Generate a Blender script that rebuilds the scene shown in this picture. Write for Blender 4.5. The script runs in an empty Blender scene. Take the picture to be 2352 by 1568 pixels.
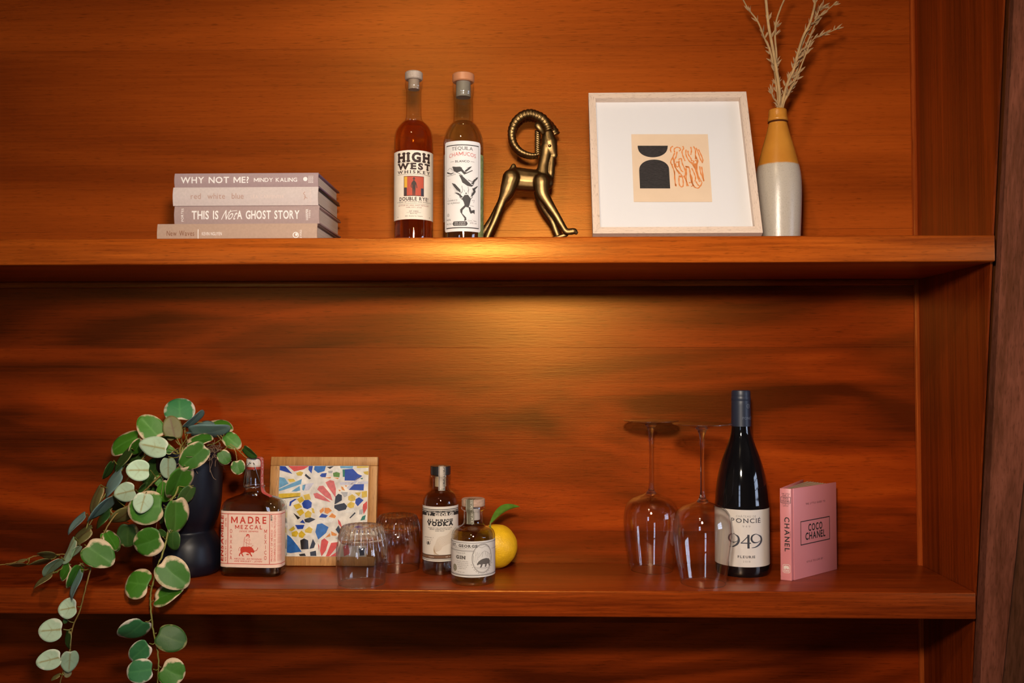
import bpy, bmesh, math, random
from math import sin, cos, pi, radians as rad, sqrt
from mathutils import Vector, Matrix, geometry
from mathutils import noise as mnoise

random.seed(7)
S = bpy.context.scene
COL = S.collection

# ------------------------------------------------------------------ camera
FPX = 2050.0          # focal length in pixels of the 2352 x 1568 frame
CAMZ = 1.40           # eye height
YAW, PITCH, ROLL = rad(1.4), rad(1.7), rad(0.05)
_f = Vector((-sin(YAW) * cos(PITCH), cos(YAW) * cos(PITCH), sin(PITCH)))
_r = Vector((cos(YAW), sin(YAW), 0.0))
_u = _r.cross(_f)
_r, _u = _r * cos(ROLL) - _u * sin(ROLL), _r * sin(ROLL) + _u * cos(ROLL)
cam_d = bpy.data.cameras.new('camera')
cam_d.sensor_width = 36.0
cam_d.lens = FPX / 2352.0 * 36.0
cam_d.clip_start = 0.02
cam = bpy.data.objects.new('camera', cam_d)
COL.objects.link(cam)
cam.matrix_world = Matrix(((_r.x, _u.x, -_f.x, 0), (_r.y, _u.y, -_f.y, 0), (_r.z, _u.z, -_f.z, CAMZ), (0, 0, 0, 1)))
S.camera = cam


def at(x, y, Y):
    """point of the photograph's pixel (x, y) on the plane Y of the room"""
    d = _r * ((x - 1176) / FPX) + _u * ((784 - y) / FPX) + _f
    d = d * (Y / d.y)
    return Vector((d.x, d.y, d.z + CAMZ))


def ground(x, y, z):
    d = _r * ((x - 1176) / FPX) + _u * ((784 - y) / FPX) + _f
    d = d * ((z - CAMZ) / d.z)
    return Vector((d.x, d.y, z))


def pxm(Y):
    return FPX / Y            # pixels per metre at depth Y


# ------------------------------------------------------------------ world, lights, exposure
S.view_settings.view_transform = 'Standard'
S.view_settings.look = 'None'
S.view_settings.exposure = 0.15
S.view_settings.gamma = 1.0
S.view_settings.use_curve_mapping = False
S.cycles.use_denoising = True
S.cycles.max_bounces = 14
S.cycles.transmission_bounces = 12
S.cycles.transparent_max_bounces = 24
S.cycles.caustics_refractive = True
S.cycles.sample_clamp_indirect = 6.0

W = bpy.data.worlds.new('daylight')
S.world = W
W.use_nodes = True
bg = W.node_tree.nodes['Background']
bg.inputs[0].default_value = (0.62, 0.74, 1.0, 1)
bg.inputs[1].default_value = 9.0

LAMP_COL = (1.0, 0.85, 0.69)
LAMP_P = Vector((0.0, 0.20, 1.70))
LAMP_R = 0.06
LAMP_POWER = 53.0
LAMP_AIM = Vector((0.0, 1.40, 1.47))
_ld = bpy.data.lights.new('spot_beam', 'SPOT')
_ld.energy = LAMP_POWER
_ld.color = LAMP_COL
_ld.shadow_soft_size = LAMP_R
_ld.spot_size = rad(112)
_ld.spot_blend = 1.0
_lo = bpy.data.objects.new('spot_beam', _ld)
COL.objects.link(_lo)
_lo.location = LAMP_P
_lo.rotation_euler = (LAMP_AIM - LAMP_P).to_track_quat('-Z', 'Y').to_euler()
CEIL_P = Vector((-0.38, -0.10, 2.56))
CEIL_STR = 450.0

# ------------------------------------------------------------------ materials
MATS = {}


def nodes_of(m):
    m.use_nodes = True
    nt = m.node_tree
    return nt, nt.nodes, nt.links, nt.nodes['Principled BSDF']


def mat(name, col, rough=0.5, metal=0.0, spec=0.5, coat=0.0, var=0.0, vscale=40.0, bump=0.0, bscale=200.0, emit=None, stretch=None, sss=0.0):
    if name in MATS:
        return MATS[name]
    m = bpy.data.materials.new(name)
    nt, N, L, b = nodes_of(m)
    b.inputs['Base Color'].default_value = (*col, 1)
    b.inputs['Roughness'].default_value = rough
    b.inputs['Metallic'].default_value = metal
    b.inputs['Specular IOR Level'].default_value = spec
    b.inputs['Coat Weight'].default_value = coat
    b.inputs['Coat Roughness'].default_value = 0.12
    if sss:
        b.inputs['Subsurface Weight'].default_value = sss
        b.inputs['Subsurface Radius'].default_value = (0.01, 0.006, 0.003)
        b.inputs['Subsurface Scale'].default_value = 0.5
    tc = N.new('ShaderNodeTexCoord')
    mp = N.new('ShaderNodeMapping')
    L.new(tc.outputs['Object'], mp.inputs['Vector'])
    if stretch:
        mp.inputs['Scale'].default_value = stretch
    if var:
        n = N.new('ShaderNodeTexNoise')
        n.inputs['Scale'].default_value = vscale
        n.inputs['Detail'].default_value = 5
        L.new(mp.outputs[0], n.inputs['Vector'])
        r = N.new('ShaderNodeValToRGB')
        r.color_ramp.elements[0].position = 0.3
        r.color_ramp.elements[1].position = 0.7
        r.color_ramp.elements[0].color = (*[c * (1 - var) for c in col], 1)
        r.color_ramp.elements[1].color = (*[min(1, c * (1 + var)) for c in col], 1)
        L.new(n.outputs['Fac'], r.inputs['Fac'])
        L.new(r.outputs['Color'], b.inputs['Base Color'])
    if bump:
        n2 = N.new('ShaderNodeTexNoise')
        n2.inputs['Scale'].default_value = bscale
        n2.inputs['Detail'].default_value = 4
        L.new(mp.outputs[0], n2.inputs['Vector'])
        bp = N.new('ShaderNodeBump')
        bp.inputs['Strength'].default_value = bump
        bp.inputs['Distance'].default_value = 0.002
        L.new(n2.outputs['Fac'], bp.inputs['Height'])
        L.new(bp.outputs['Normal'], b.inputs['Normal'])
    if emit:
        b.inputs['Emission Color'].default_value = (*col, 1)
        b.inputs['Emission Strength'].default_value = emit
    MATS[name] = m
    return m


def wood(name, cols, axis='x', fig=(1.6, 9.0), fine=(5.0, 260.0), rough=0.36, spec=0.5, figamt=0.55, coat=0.0, dist=0.8, bump=0.12, seed=0.0, tint=(1.0, 0.47, 0.09), join=9.0):
    """lacquered wood: a broad wavy figure plus fine fibres along one axis"""
    m = bpy.data.materials.new(name)
    nt, N, L, b = nodes_of(m)
    tc = N.new('ShaderNodeTexCoord')
    oi = N.new('ShaderNodeObjectInfo')
    add = N.new('ShaderNodeVectorMath'); add.operation = 'ADD'
    mul = N.new('ShaderNodeVectorMath'); mul.operation = 'SCALE'
    comb = N.new('ShaderNodeCombineXYZ')
    L.new(oi.outputs['Random'], comb.inputs[0]); L.new(oi.outputs['Random'], comb.inputs[1]); L.new(oi.outputs['Random'], comb.inputs[2])
    L.new(comb.outputs[0], mul.inputs[0]); mul.inputs['Scale'].default_value = join
    L.new(tc.outputs['Object'], add.inputs[0]); L.new(mul.outputs[0], add.inputs[1])

    def mapped(al, ac):
        mp = N.new('ShaderNodeMapping')
        mp.inputs['Scale'].default_value = (al, ac, ac) if axis == 'x' else ((ac, ac, al) if axis == 'z' else (ac, al, ac))
        L.new(add.outputs[0], mp.inputs['Vector'])
        return mp
    m1 = mapped(*fig)
    n1 = N.new('ShaderNodeTexNoise'); n1.inputs['Scale'].default_value = 1.0; n1.inputs['Detail'].default_value = 2.2
    n1.inputs['Distortion'].default_value = dist; n1.inputs['Roughness'].default_value = 0.55
    L.new(m1.outputs[0], n1.inputs['Vector'])
    m2 = mapped(*fine)
    n2 = N.new('ShaderNodeTexNoise'); n2.inputs['Scale'].default_value = 1.0; n2.inputs['Detail'].default_value = 5
    n2.inputs['Distortion'].default_value = 0.4
    L.new(m2.outputs[0], n2.inputs['Vector'])
    m3 = mapped(fine[0] * 7, fine[1] * 2.2)
    n3 = N.new('ShaderNodeTexNoise'); n3.inputs['Scale'].default_value = 1.0; n3.inputs['Detail'].default_value = 2
    L.new(m3.outputs[0], n3.inputs['Vector'])
    mix = N.new('ShaderNodeMath'); mix.operation = 'MULTIPLY_ADD'
    L.new(n1.outputs['Fac'], mix.inputs[0]); mix.inputs[1].default_value = figamt * 1.6
    s2 = N.new('ShaderNodeMath'); s2.operation = 'MULTIPLY_ADD'
    L.new(n2.outputs['Fac'], s2.inputs[0]); s2.inputs[1].default_value = (1 - figamt) * 1.2; s2.inputs[2].default_value = -0.25 - figamt * 0.2
    L.new(s2.outputs[0], mix.inputs[2])
    r = N.new('ShaderNodeValToRGB')
    els = r.color_ramp.elements
    els[0].position, els[1].position = 0.18, 0.85
    els[0].color, els[1].color = (*cols[0], 1), (*cols[2], 1)
    e = els.new(0.5); e.color = (*cols[1], 1)
    L.new(mix.outputs[0], r.inputs['Fac'])
    pr = N.new('ShaderNodeValToRGB')          # dark pores
    pr.color_ramp.elements[0].position, pr.color_ramp.elements[1].position = 0.28, 0.42
    pr.color_ramp.elements[0].color = (0.45, 0.40, 0.38, 1); pr.color_ramp.elements[1].color = (1, 1, 1, 1)
    L.new(n3.outputs['Fac'], pr.inputs['Fac'])
    mc = N.new('ShaderNodeMixRGB'); mc.blend_type = 'MULTIPLY'; mc.inputs[0].default_value = 0.75
    L.new(r.outputs['Color'], mc.inputs[1]); L.new(pr.outputs['Color'], mc.inputs[2])
    L.new(mc.outputs[0], b.inputs['Base Color'])
    b.inputs['Roughness'].default_value = rough
    b.inputs['Specular IOR Level'].default_value = spec
    b.inputs['Coat Weight'].default_value = coat
    b.inputs['Coat Roughness'].default_value = 0.3
    b.inputs['Specular Tint'].default_value = (*tint, 1)
    bp = N.new('ShaderNodeBump'); bp.inputs['Strength'].default_value = bump; bp.inputs['Distance'].default_value = 0.0012
    hs = N.new('ShaderNodeMath'); hs.operation = 'ADD'
    L.new(n2.outputs['Fac'], hs.inputs[0]); L.new(n3.outputs['Fac'], hs.inputs[1])
    L.new(hs.outputs[0], bp.inputs['Height'])
    L.new(bp.outputs['Normal'], b.inputs['Normal'])
    return m


def thin_glass(name, tint=(1, 1, 1), refl=1.0):
    """thin clear wall: passes light straight on, mirrors by Fresnel"""
    m = bpy.data.materials.new(name)
    nt, N, L, b = nodes_of(m)
    N.remove(b)
    out = [n for n in N if n.type == 'OUTPUT_MATERIAL'][0]
    tr = N.new('ShaderNodeBsdfTransparent'); tr.inputs[0].default_value = (*tint, 1)
    gl = N.new('ShaderNodeBsdfGlossy'); gl.inputs['Roughness'].default_value = 0.015
    lw = N.new('ShaderNodeLayerWeight'); lw.inputs['Blend'].default_value = 0.5      # Schlick's Fresnel for a thin sheet
    pw = N.new('ShaderNodeMath'); pw.operation = 'POWER'; pw.inputs[1].default_value = 4.0
    L.new(lw.outputs['Facing'], pw.inputs[0])
    sc = N.new('ShaderNodeMath'); sc.operation = 'MULTIPLY_ADD'; sc.inputs[1].default_value = 0.62; sc.inputs[2].default_value = 0.045
    L.new(pw.outputs[0], sc.inputs[0])
    mu = N.new('ShaderNodeMath'); mu.operation = 'MULTIPLY'; mu.inputs[1].default_value = refl; mu.use_clamp = True
    L.new(sc.outputs[0], mu.inputs[0])
    mx = N.new('ShaderNodeMixShader')
    L.new(mu.outputs[0], mx.inputs[0]); L.new(tr.outputs[0], mx.inputs[1]); L.new(gl.outputs[0], mx.inputs[2])
    L.new(mx.outputs[0], out.inputs[0])
    return m


def thick_glass(name, col=(1, 1, 1), ior=1.47, clear=0.3, rough=0.0):
    """heavier glass or a liquid: refracts, with part of the light going straight on"""
    m = bpy.data.materials.new(name)
    nt, N, L, b = nodes_of(m)
    N.remove(b)
    out = [n for n in N if n.type == 'OUTPUT_MATERIAL'][0]
    g = N.new('ShaderNodeBsdfGlass'); g.inputs['Color'].default_value = (*col, 1); g.inputs['IOR'].default_value = ior
    g.inputs['Roughness'].default_value = rough
    tr = N.new('ShaderNodeBsdfTransparent'); tr.inputs[0].default_value = (*col, 1)
    mx = N.new('ShaderNodeMixShader'); mx.inputs[0].default_value = clear
    L.new(g.outputs[0], mx.inputs[1]); L.new(tr.outputs[0], mx.inputs[2])
    L.new(mx.outputs[0], out.inputs[0])
    return m


# ------------------------------------------------------------------ mesh helpers
def link(name, me, m, parent=None, smooth=False, autosharp=None):
    o = bpy.data.objects.new(name, me)
    COL.objects.link(o)
    if m is not None:
        for mm in (m if isinstance(m, (list, tuple)) else [m]):
            me.materials.append(mm)
    if parent is not None:
        o.parent = parent
    if smooth:
        me.polygons.foreach_set('use_smooth', [True] * len(me.polygons))
        if autosharp:
            try:
                me.set_sharp_from_angle(angle=rad(autosharp))
            except Exception:
                pass
    return o


def mesh_of(vs, fs, name='mesh', fix=True):
    me = bpy.data.meshes.new(name)
    me.from_pydata([tuple(v) for v in vs], [], fs)
    if fix:
        bm = bmesh.new(); bm.from_mesh(me)
        bmesh.ops.recalc_face_normals(bm, faces=bm.faces)
        bm.to_mesh(me); bm.free()
    me.update()
    return me


def obj(name, vs, fs, m, parent=None, smooth=False, autosharp=None, fix=True):
    return link(name, mesh_of(vs, fs, name, fix), m, parent, smooth, autosharp)


def tag(o, label=None, cat=None, group=None, kind=None):
    for k, v in (('label', label), ('category', cat), ('group', group), ('kind', kind)):
        if v is not None:
            o[k] = v
    return o


def thing(name, loc, label, cat, rz=0.0, group=None):
    o = bpy.data.objects.new(name, None)
    o.empty_display_size = 0.02
    COL.objects.link(o)
    o.location = loc
    o.rotation_euler = (0, 0, rz)
    return tag(o, label, cat, group)


def box(name, lo, hi, m, parent=None, bev=0.0, seg=2, matrix=None):
    bm = bmesh.new()
    bmesh.ops.create_cube(bm, size=1.0)
    lo, hi = Vector(lo), Vector(hi)
    for v in bm.verts:
        v.co = Vector([(lo[i] + hi[i]) / 2 + v.co[i] * (hi[i] - lo[i]) for i in range(3)])
    if bev:
        bmesh.ops.bevel(bm, geom=bm.edges[:], offset=bev, segments=seg, profile=0.5, affect='EDGES')
    if matrix:
        bm.transform(matrix)
    me = bpy.data.meshes.new(name)
    bm.to_mesh(me); bm.free()
    return link(name, me, m, parent, smooth=bool(bev), autosharp=40)


def lathe_data(prof, seg=56, rmod=None):
    vs, fs = [], []
    n = len(prof)
    for i, (r, z) in enumerate(prof):
        for k in range(seg):
            a = 2 * pi * k / seg
            rr = max(r, 1e-5) if rmod is None else max(rmod(r, z, a, i), 1e-5)
            vs.append((rr * sin(a), -rr * cos(a), z))
    for i in range(n - 1):
        for k in range(seg):
            k2 = (k + 1) % seg
            fs.append((i * seg + k, i * seg + k2, (i + 1) * seg + k2, (i + 1) * seg + k))
    return vs, fs


def lathe(name, prof, m, parent=None, seg=56, rmod=None, autosharp=35):
    vs, fs = lathe_data(prof, seg, rmod)
    return link(name, mesh_of(vs, fs, name), m, parent, True, autosharp)


def smooth_prof(pts, sub=5):
    """Catmull-Rom through (r, z) points"""
    out = []
    P = [pts[0]] + list(pts) + [pts[-1]]
    for i in range(1, len(P) - 2):
        p0, p1, p2, p3 = [Vector((*p, 0)) for p in P[i - 1:i + 3]]
        for k in range(sub):
            t = k / sub
            q = 0.5 * ((2 * p1) + (-p0 + p2) * t + (2 * p0 - 5 * p1 + 4 * p2 - p3) * t * t + (-p0 + 3 * p1 - 3 * p2 + p3) * t ** 3)
            out.append((q.x, q.y))
    out.append(tuple(pts[-1]))
    return out


def spline(pts, sub=6):
    P = [Vector(p) for p in pts]
    P = [P[0] * 2 - P[1]] + P + [P[-1] * 2 - P[-2]]
    out = []
    for i in range(1, len(P) - 2):
        p0, p1, p2, p3 = P[i - 1:i + 3]
        for k in range(sub):
            t = k / sub
            out.append(0.5 * ((2 * p1) + (-p0 + p2) * t + (2 * p0 - 5 * p1 + 4 * p2 - p3) * t * t + (-p0 + 3 * p1 - 3 * p2 + p3) * t ** 3))
    out.append(P[-2].copy())
    return out


def tube_data(pts, rads, seg=8, cap=True, flat=1.0, up=None):
    pts = [Vector(p) for p in pts]
    if not isinstance(rads, (list, tuple)):
        rads = [rads] * len(pts)
    vs, fs = [], []
    ref = Vector(up) if up else Vector((0.13, -0.97, 0.2))
    for i, p in enumerate(pts):
        t = (pts[min(i + 1, len(pts) - 1)] - pts[max(i - 1, 0)])
        t = t.normalized() if t.length > 1e-9 else Vector((0, 0, 1))
        s = t.cross(ref)
        if s.length < 1e-4:
            s = t.cross(Vector((1, 0, 0)))
        s.normalize()
        n = s.cross(t).normalized()
        for k in range(seg):
            a = 2 * pi * k / seg
            vs.append(p + (s * cos(a) + n * sin(a) * flat) * rads[i])
    for i in range(len(pts) - 1):
        for k in range(seg):
            k2 = (k + 1) % seg
            fs.append((i * seg + k, i * seg + k2, (i + 1) * seg + k2, (i + 1) * seg + k))
    if cap:
        fs.append(tuple(range(seg))[::-1])
        fs.append(tuple(range((len(pts) - 1) * seg, len(pts) * seg)))
    return vs, fs


def tube(name, pts, rads, m, parent=None, seg=8, flat=1.0, up=None):
    vs, fs = tube_data(pts, rads, seg, True, flat, up)
    return obj(name, vs, fs, m, parent, True, 60)


class MB:
    def __init__(self):
        self.v, self.f = [], []

    def add(self, vs, fs):
        o = len(self.v)
        self.v += [Vector(v) for v in vs]
        self.f += [tuple(i + o for i in f) for f in fs]
        return self

    def ell(self, c, rr, rot=None, seg=20, rings=12):
        vs, fs = [], []
        for i in range(rings + 1):
            th = pi * i / rings
            for k in range(seg):
                a = 2 * pi * k / seg
                v = Vector((rr[0] * sin(th) * cos(a), rr[1] * sin(th) * sin(a), rr[2] * cos(th)))
                if rot:
                    v = rot @ v
                vs.append(v + Vector(c))
        for i in range(rings):
            for k in range(seg):
                k2 = (k + 1) % seg
                fs.append((i * seg + k, i * seg + k2, (i + 1) * seg + k2, (i + 1) * seg + k))
        return self.add(vs, fs)

    def build(self, name, m, parent=None, smooth=False, autosharp=None, fix=True):
        return obj(name, self.v, self.f, m, parent, smooth, autosharp, fix)


# ------------------------------------------------------------------ lettering and flat print
GLY = {}


def glyph(ch, bold):
    key = (ch, round(bold, 4))
    if key in GLY:
        return GLY[key]
    if ch == 'M':            # the built-in M fills badly: drawn here
        t, w, h = 0.095 + 2 * bold, 0.80, CAP
        P = [(0, 0), (0, h), (t * 1.1, h), (w / 2, h * 0.40), (w - t * 1.1, h), (w, h), (w, 0), (w - t, 0), (w - t, h * 0.66 - bold), (w / 2, h * 0.08), (t, h * 0.66 - bold), (t, 0)]
        tri = geometry.tessellate_polygon([[Vector((x, y, 0)) for x, y in P]])
        GLY[key] = (P, [tuple(q) for q in tri])
        return GLY[key]
    cu = bpy.data.curves.new('glyph', 'FONT')
    cu.body = ch
    cu.size = 1.0
    cu.resolution_u = 3
    cu.offset = bold
    o = bpy.data.objects.new('glyph', cu)
    me = o.to_mesh()
    vs = [(v.co.x, v.co.y) for v in me.vertices]
    fs = [tuple(p.vertices) for p in me.polygons]
    o.to_mesh_clear()
    bpy.data.objects.remove(o)
    bpy.data.curves.remove(cu)
    GLY[key] = (vs, fs)
    return GLY[key]


SERIF = {'A': ('bL', 'bR'), 'B': ('tl', 'bl'), 'D': ('tl', 'bl'), 'E': ('tl', 'bl'), 'F': ('tl', 'bL'), 'H': ('tL', 'tR', 'bL', 'bR'), 'I': ('tM', 'bM'),
         'K': ('tL', 'bL', 'tR', 'bR'), 'L': ('tL', 'bl'), 'M': ('tL', 'tR', 'bL', 'bR'), 'N': ('tl', 'bL', 'tR'), 'P': ('tl', 'bL'), 'R': ('tl', 'bL', 'br'),
         'T': ('bM',), 'U': ('tL', 'tR'), 'V': ('tL', 'tR'), 'W': ('tL', 'tR'), 'X': ('tL', 'tR', 'bL', 'bR'), 'Y': ('tL', 'tR', 'bM'), 'Â': ('bL', 'bR'), 'É': ('tl', 'bl'), '4': ('bQ',)}
CAP = max(v[1] for v in glyph('H', 0.0)[0])


class Print:
    """flat print laid out in metres on a surface, one mesh per ink"""

    def __init__(self):
        self.v, self.f = [], []

    def add(self, vs, fs):
        o = len(self.v)
        self.v += [tuple(v) for v in vs]
        self.f += [tuple(i + o for i in f) for f in fs]

    def poly(self, pts):
        tris = geometry.tessellate_polygon([[Vector((p[0], p[1], 0)) for p in pts]])
        self.add(pts, tris)

    def rect(self, x0, y0, x1, y1):
        self.add([(x0, y0), (x1, y0), (x1, y1), (x0, y1)], [(0, 1, 2, 3)])

    def frame(self, x0, y0, x1, y1, w):
        self.rect(x0, y0, x1, y0 + w); self.rect(x0, y1 - w, x1, y1)
        self.rect(x0, y0 + w, x0 + w, y1 - w); self.rect(x1 - w, y0 + w, x1, y1 - w)

    def line(self, pts, w, closed=False):
        pts = [Vector((p[0], p[1])) for p in pts]
        ws = w if isinstance(w, (list, tuple)) else [w] * len(pts)
        n = len(pts)
        vs = []
        for i, p in enumerate(pts):
            a = pts[(i - 1) % n] if closed else pts[max(i - 1, 0)]
            b = pts[(i + 1) % n] if closed else pts[min(i + 1, n - 1)]
            t = (b - a)
            t = t.normalized() if t.length > 1e-12 else Vector((1, 0))
            q = Vector((-t.y, t.x)) * ws[i] / 2
            vs += [p + q, p - q]
        fs = []
        for i in range(n if closed else n - 1):
            j = (i + 1) % n
            fs.append((2 * i, 2 * i + 1, 2 * j + 1, 2 * j))
        self.add(vs, fs)

    def ell(self, x, y, rx, ry, n=28, ring=None):
        P = [(x + rx * cos(2 * pi * k / n), y + ry * sin(2 * pi * k / n)) for k in range(n)]
        if ring:
            self.line(P, ring, True)
        else:
            self.poly(P)

    def text(self, s, x, y, h, fit=None, track=0.10, bold=0.0, serif=0.0, slant=0.0, align='c', rot=0.0, sx=1.0, arch=0.0, vstretch=None):
        """cap height h in metres, baseline at y"""
        k = h / CAP
        cx = 0.0
        vs, fs = [], []
        for ch in s:
            if ch == ' ':
                cx += 0.30 + track
                continue
            gv, gf = glyph(ch, bold)
            if not gv:
                continue
            x0 = min(v[0] for v in gv); x1 = max(v[0] for v in gv)
            o = len(vs)
            vs += [(v[0] - x0 + cx, v[1]) for v in gv]
            fs += [tuple(i + o for i in f) for f in gf]
            if serif and ch in SERIF:
                st = 0.055 + bold
                w = x1 - x0
                sw, sh = serif, 0.075 + bold * 0.6
                for c in SERIF[ch]:
                    px = {'L': st, 'l': st - sw * 0.45, 'R': w - st, 'r': w - st + sw * 0.4, 'M': w / 2, 'Q': w * 0.72}[c[1]]
                    hw = sw if c[1] in 'LRMQ' else sw * 0.75
                    yb = 0.0 if c[0] == 'b' else CAP - sh
                    o = len(vs)
                    vs += [(cx + px - hw, yb), (cx + px + hw, yb), (cx + px + hw, yb + sh), (cx + px - hw, yb + sh)]
                    fs.append((o, o + 1, o + 2, o + 3))
            cx += (x1 - x0) + track
        if not vs:
            return
        x0 = min(v[0] for v in vs); x1 = max(v[0] for v in vs)
        wid = (x1 - x0)
        kx = k * sx if fit is None else fit / wid
        off = {'c': (x0 + x1) / 2, 'l': x0, 'r': x1}[align]
        out = []
        for a, b in vs:
            p = (a - off) * kx
            q = b * k
            if arch:
                q += arch * (1 - (2 * p / (wid * kx)) ** 2)
            p += q * slant
            if rot:
                p, q = p * cos(rot) - q * sin(rot), p * sin(rot) + q * cos(rot)
            out.append((x + p, y + q))
        self.add(out, fs)

    def build(self, name, m, parent, surf, h=0.00025, step=None, vstep=None):
        bm = bmesh.new()
        bv = [bm.verts.new((v[0], v[1], 0)) for v in self.v]
        for f in self.f:
            try:
                bm.faces.new([bv[i] for i in f])
            except ValueError:
                pass
        if step:
            x0 = min(v.co.x for v in bm.verts); x1 = max(v.co.x for v in bm.verts)
            k = math.ceil(x0 / step)
            while k * step < x1:
                bmesh.ops.bisect_plane(bm, geom=bm.verts[:] + bm.edges[:] + bm.faces[:], plane_co=(k * step, 0, 0), plane_no=(1, 0, 0))
                k += 1
        if vstep:
            y0 = min(v.co.y for v in bm.verts); y1 = max(v.co.y for v in bm.verts)
            k = math.ceil(y0 / vstep)
            while k * vstep < y1:
                bmesh.ops.bisect_plane(bm, geom=bm.verts[:] + bm.edges[:] + bm.faces[:], plane_co=(0, k * vstep, 0), plane_no=(0, 1, 0))
                k += 1
        bm.normal_update()
        for f in bm.faces:
            if f.normal.z < 0:
                f.normal_flip()
        for v in bm.verts:
            v.co = surf(v.co.x, v.co.y, h)
        me = bpy.data.meshes.new(name)
        bm.to_mesh(me); bm.free()
        o = link(name, me, m, parent)
        if name == 'lettering':
            o['kind'] = 'stuff'
        return o


def cyl(r, a0=0.0, zc=0.0):
    return lambda u, v, h: Vector(((r + h) * sin(a0 + u / r), -(r + h) * cos(a0 + u / r), zc + v))


def cyl_label(name, r, a0, half, z0, z1, m, parent, h=0.0002, n=40, round_=0.0):
    """paper label bent round a bottle: half is the half-width along the arc"""
    vs, fs = [], []
    rr = r + h
    for i in range(n + 1):
        u = -half + 2 * half * i / n
        d = min(half - abs(u), round_) if round_ else 0
        cut = (round_ - sqrt(max(0, round_ ** 2 - (round_ - d) ** 2))) if round_ else 0
        a = a0 + u / r
        for zz in (z0 + cut, z1 - cut):
            vs.append((rr * sin(a), -rr * cos(a), zz))
    for i in range(n):
        fs.append((2 * i, 2 * i + 2, 2 * i + 3, 2 * i + 1))
    return obj(name, vs, fs, m, parent, True, None, False)


# ------------------------------------------------------------------ room measures
YB, YFL, YFU = 1.497, 1.312, 1.242      # back boards, lower shelf front, upper shelf front
XS = 0.637                              # inner face of the side panel
ZL, ZL0 = 1.076, 1.0375                 # lower shelf top / underside
ZU, ZU0 = 1.583, 1.546                  # upper shelf top / underside
XL = -1.75                              # the shelves run on to the left


def panel_front(z):
    return 1.2523 + (1.5839 - z) * 0.1285


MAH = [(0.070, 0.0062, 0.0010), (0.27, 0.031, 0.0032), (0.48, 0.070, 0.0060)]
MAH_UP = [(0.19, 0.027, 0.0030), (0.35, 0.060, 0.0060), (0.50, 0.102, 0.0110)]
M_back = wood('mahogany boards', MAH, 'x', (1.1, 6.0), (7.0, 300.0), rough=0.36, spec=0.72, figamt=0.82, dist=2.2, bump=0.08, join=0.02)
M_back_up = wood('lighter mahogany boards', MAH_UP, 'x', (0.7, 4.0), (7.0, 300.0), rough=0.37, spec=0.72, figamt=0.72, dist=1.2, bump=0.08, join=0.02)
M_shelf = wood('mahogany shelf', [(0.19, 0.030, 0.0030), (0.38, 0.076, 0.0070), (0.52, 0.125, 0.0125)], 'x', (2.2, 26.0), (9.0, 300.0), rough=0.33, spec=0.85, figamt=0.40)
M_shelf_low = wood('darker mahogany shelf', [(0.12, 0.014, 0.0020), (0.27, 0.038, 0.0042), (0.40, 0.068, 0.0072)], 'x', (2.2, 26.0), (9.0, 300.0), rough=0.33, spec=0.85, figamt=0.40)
M_side = wood('mahogany side', [(0.09, 0.011, 0.0015), (0.22, 0.031, 0.0035), (0.32, 0.052, 0.005)], 'z', (0.8, 22.0), (3.0, 260.0), rough=0.38, figamt=0.55, dist=0.2)
M_post = wood('daylight-tinted post', [(0.09, 0.024, 0.012), (0.20, 0.058, 0.032), (0.30, 0.10, 0.060)], 'z', (0.9, 30.0), (3.0, 280.0), rough=0.6, figamt=0.5, dist=0.3)  # greyish cast of the window light is put into the wood colour
M_batten = wood('corner batten', [(0.20, 0.03, 0.005), (0.40, 0.075, 0.012), (0.55, 0.12, 0.02)], 'z', (1.0, 30.0), (3.0, 260.0), rough=0.3, figamt=0.4, dist=0.2)

# ------------------------------------------------------------------ the setting
wall_back = box('wall_back', (XL - 0.3, YB + 0.004, 0.0), (2.45, YB + 0.05, 2.6), mat('board backing', (0.05, 0.01, 0.004), 0.8))
tag(wall_back, 'mahogany plank back of the built-in niche', kind='structure')
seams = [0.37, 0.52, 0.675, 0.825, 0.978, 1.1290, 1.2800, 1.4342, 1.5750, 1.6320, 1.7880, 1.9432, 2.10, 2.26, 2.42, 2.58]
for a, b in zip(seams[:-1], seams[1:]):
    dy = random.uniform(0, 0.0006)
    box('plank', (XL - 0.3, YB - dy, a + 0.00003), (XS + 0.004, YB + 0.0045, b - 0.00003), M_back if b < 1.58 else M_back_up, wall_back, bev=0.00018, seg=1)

# side panel, its front edge canted like the photograph's (deeper towards the top)


def prism_z(name, quad_at, z0, z1, m, parent=None, n=1):
    """vertical prism: quad_at(z) gives four (x, y) corners"""
    vs, fs = [], []
    for i in range(n + 1):
        z = z0 + (z1 - z0) * i / n
        vs += [(x, y, z) for x, y in quad_at(z)]
    for i in range(n):
        for k in range(4):
            k2 = (k + 1) % 4
            fs.append((i * 4 + k, i * 4 + k2, i * 4 + 4 + k2, i * 4 + 4 + k))
    fs += [(3, 2, 1, 0), tuple(n * 4 + i for i in range(4))]
    return obj(name, vs, fs, m, parent)


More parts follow.
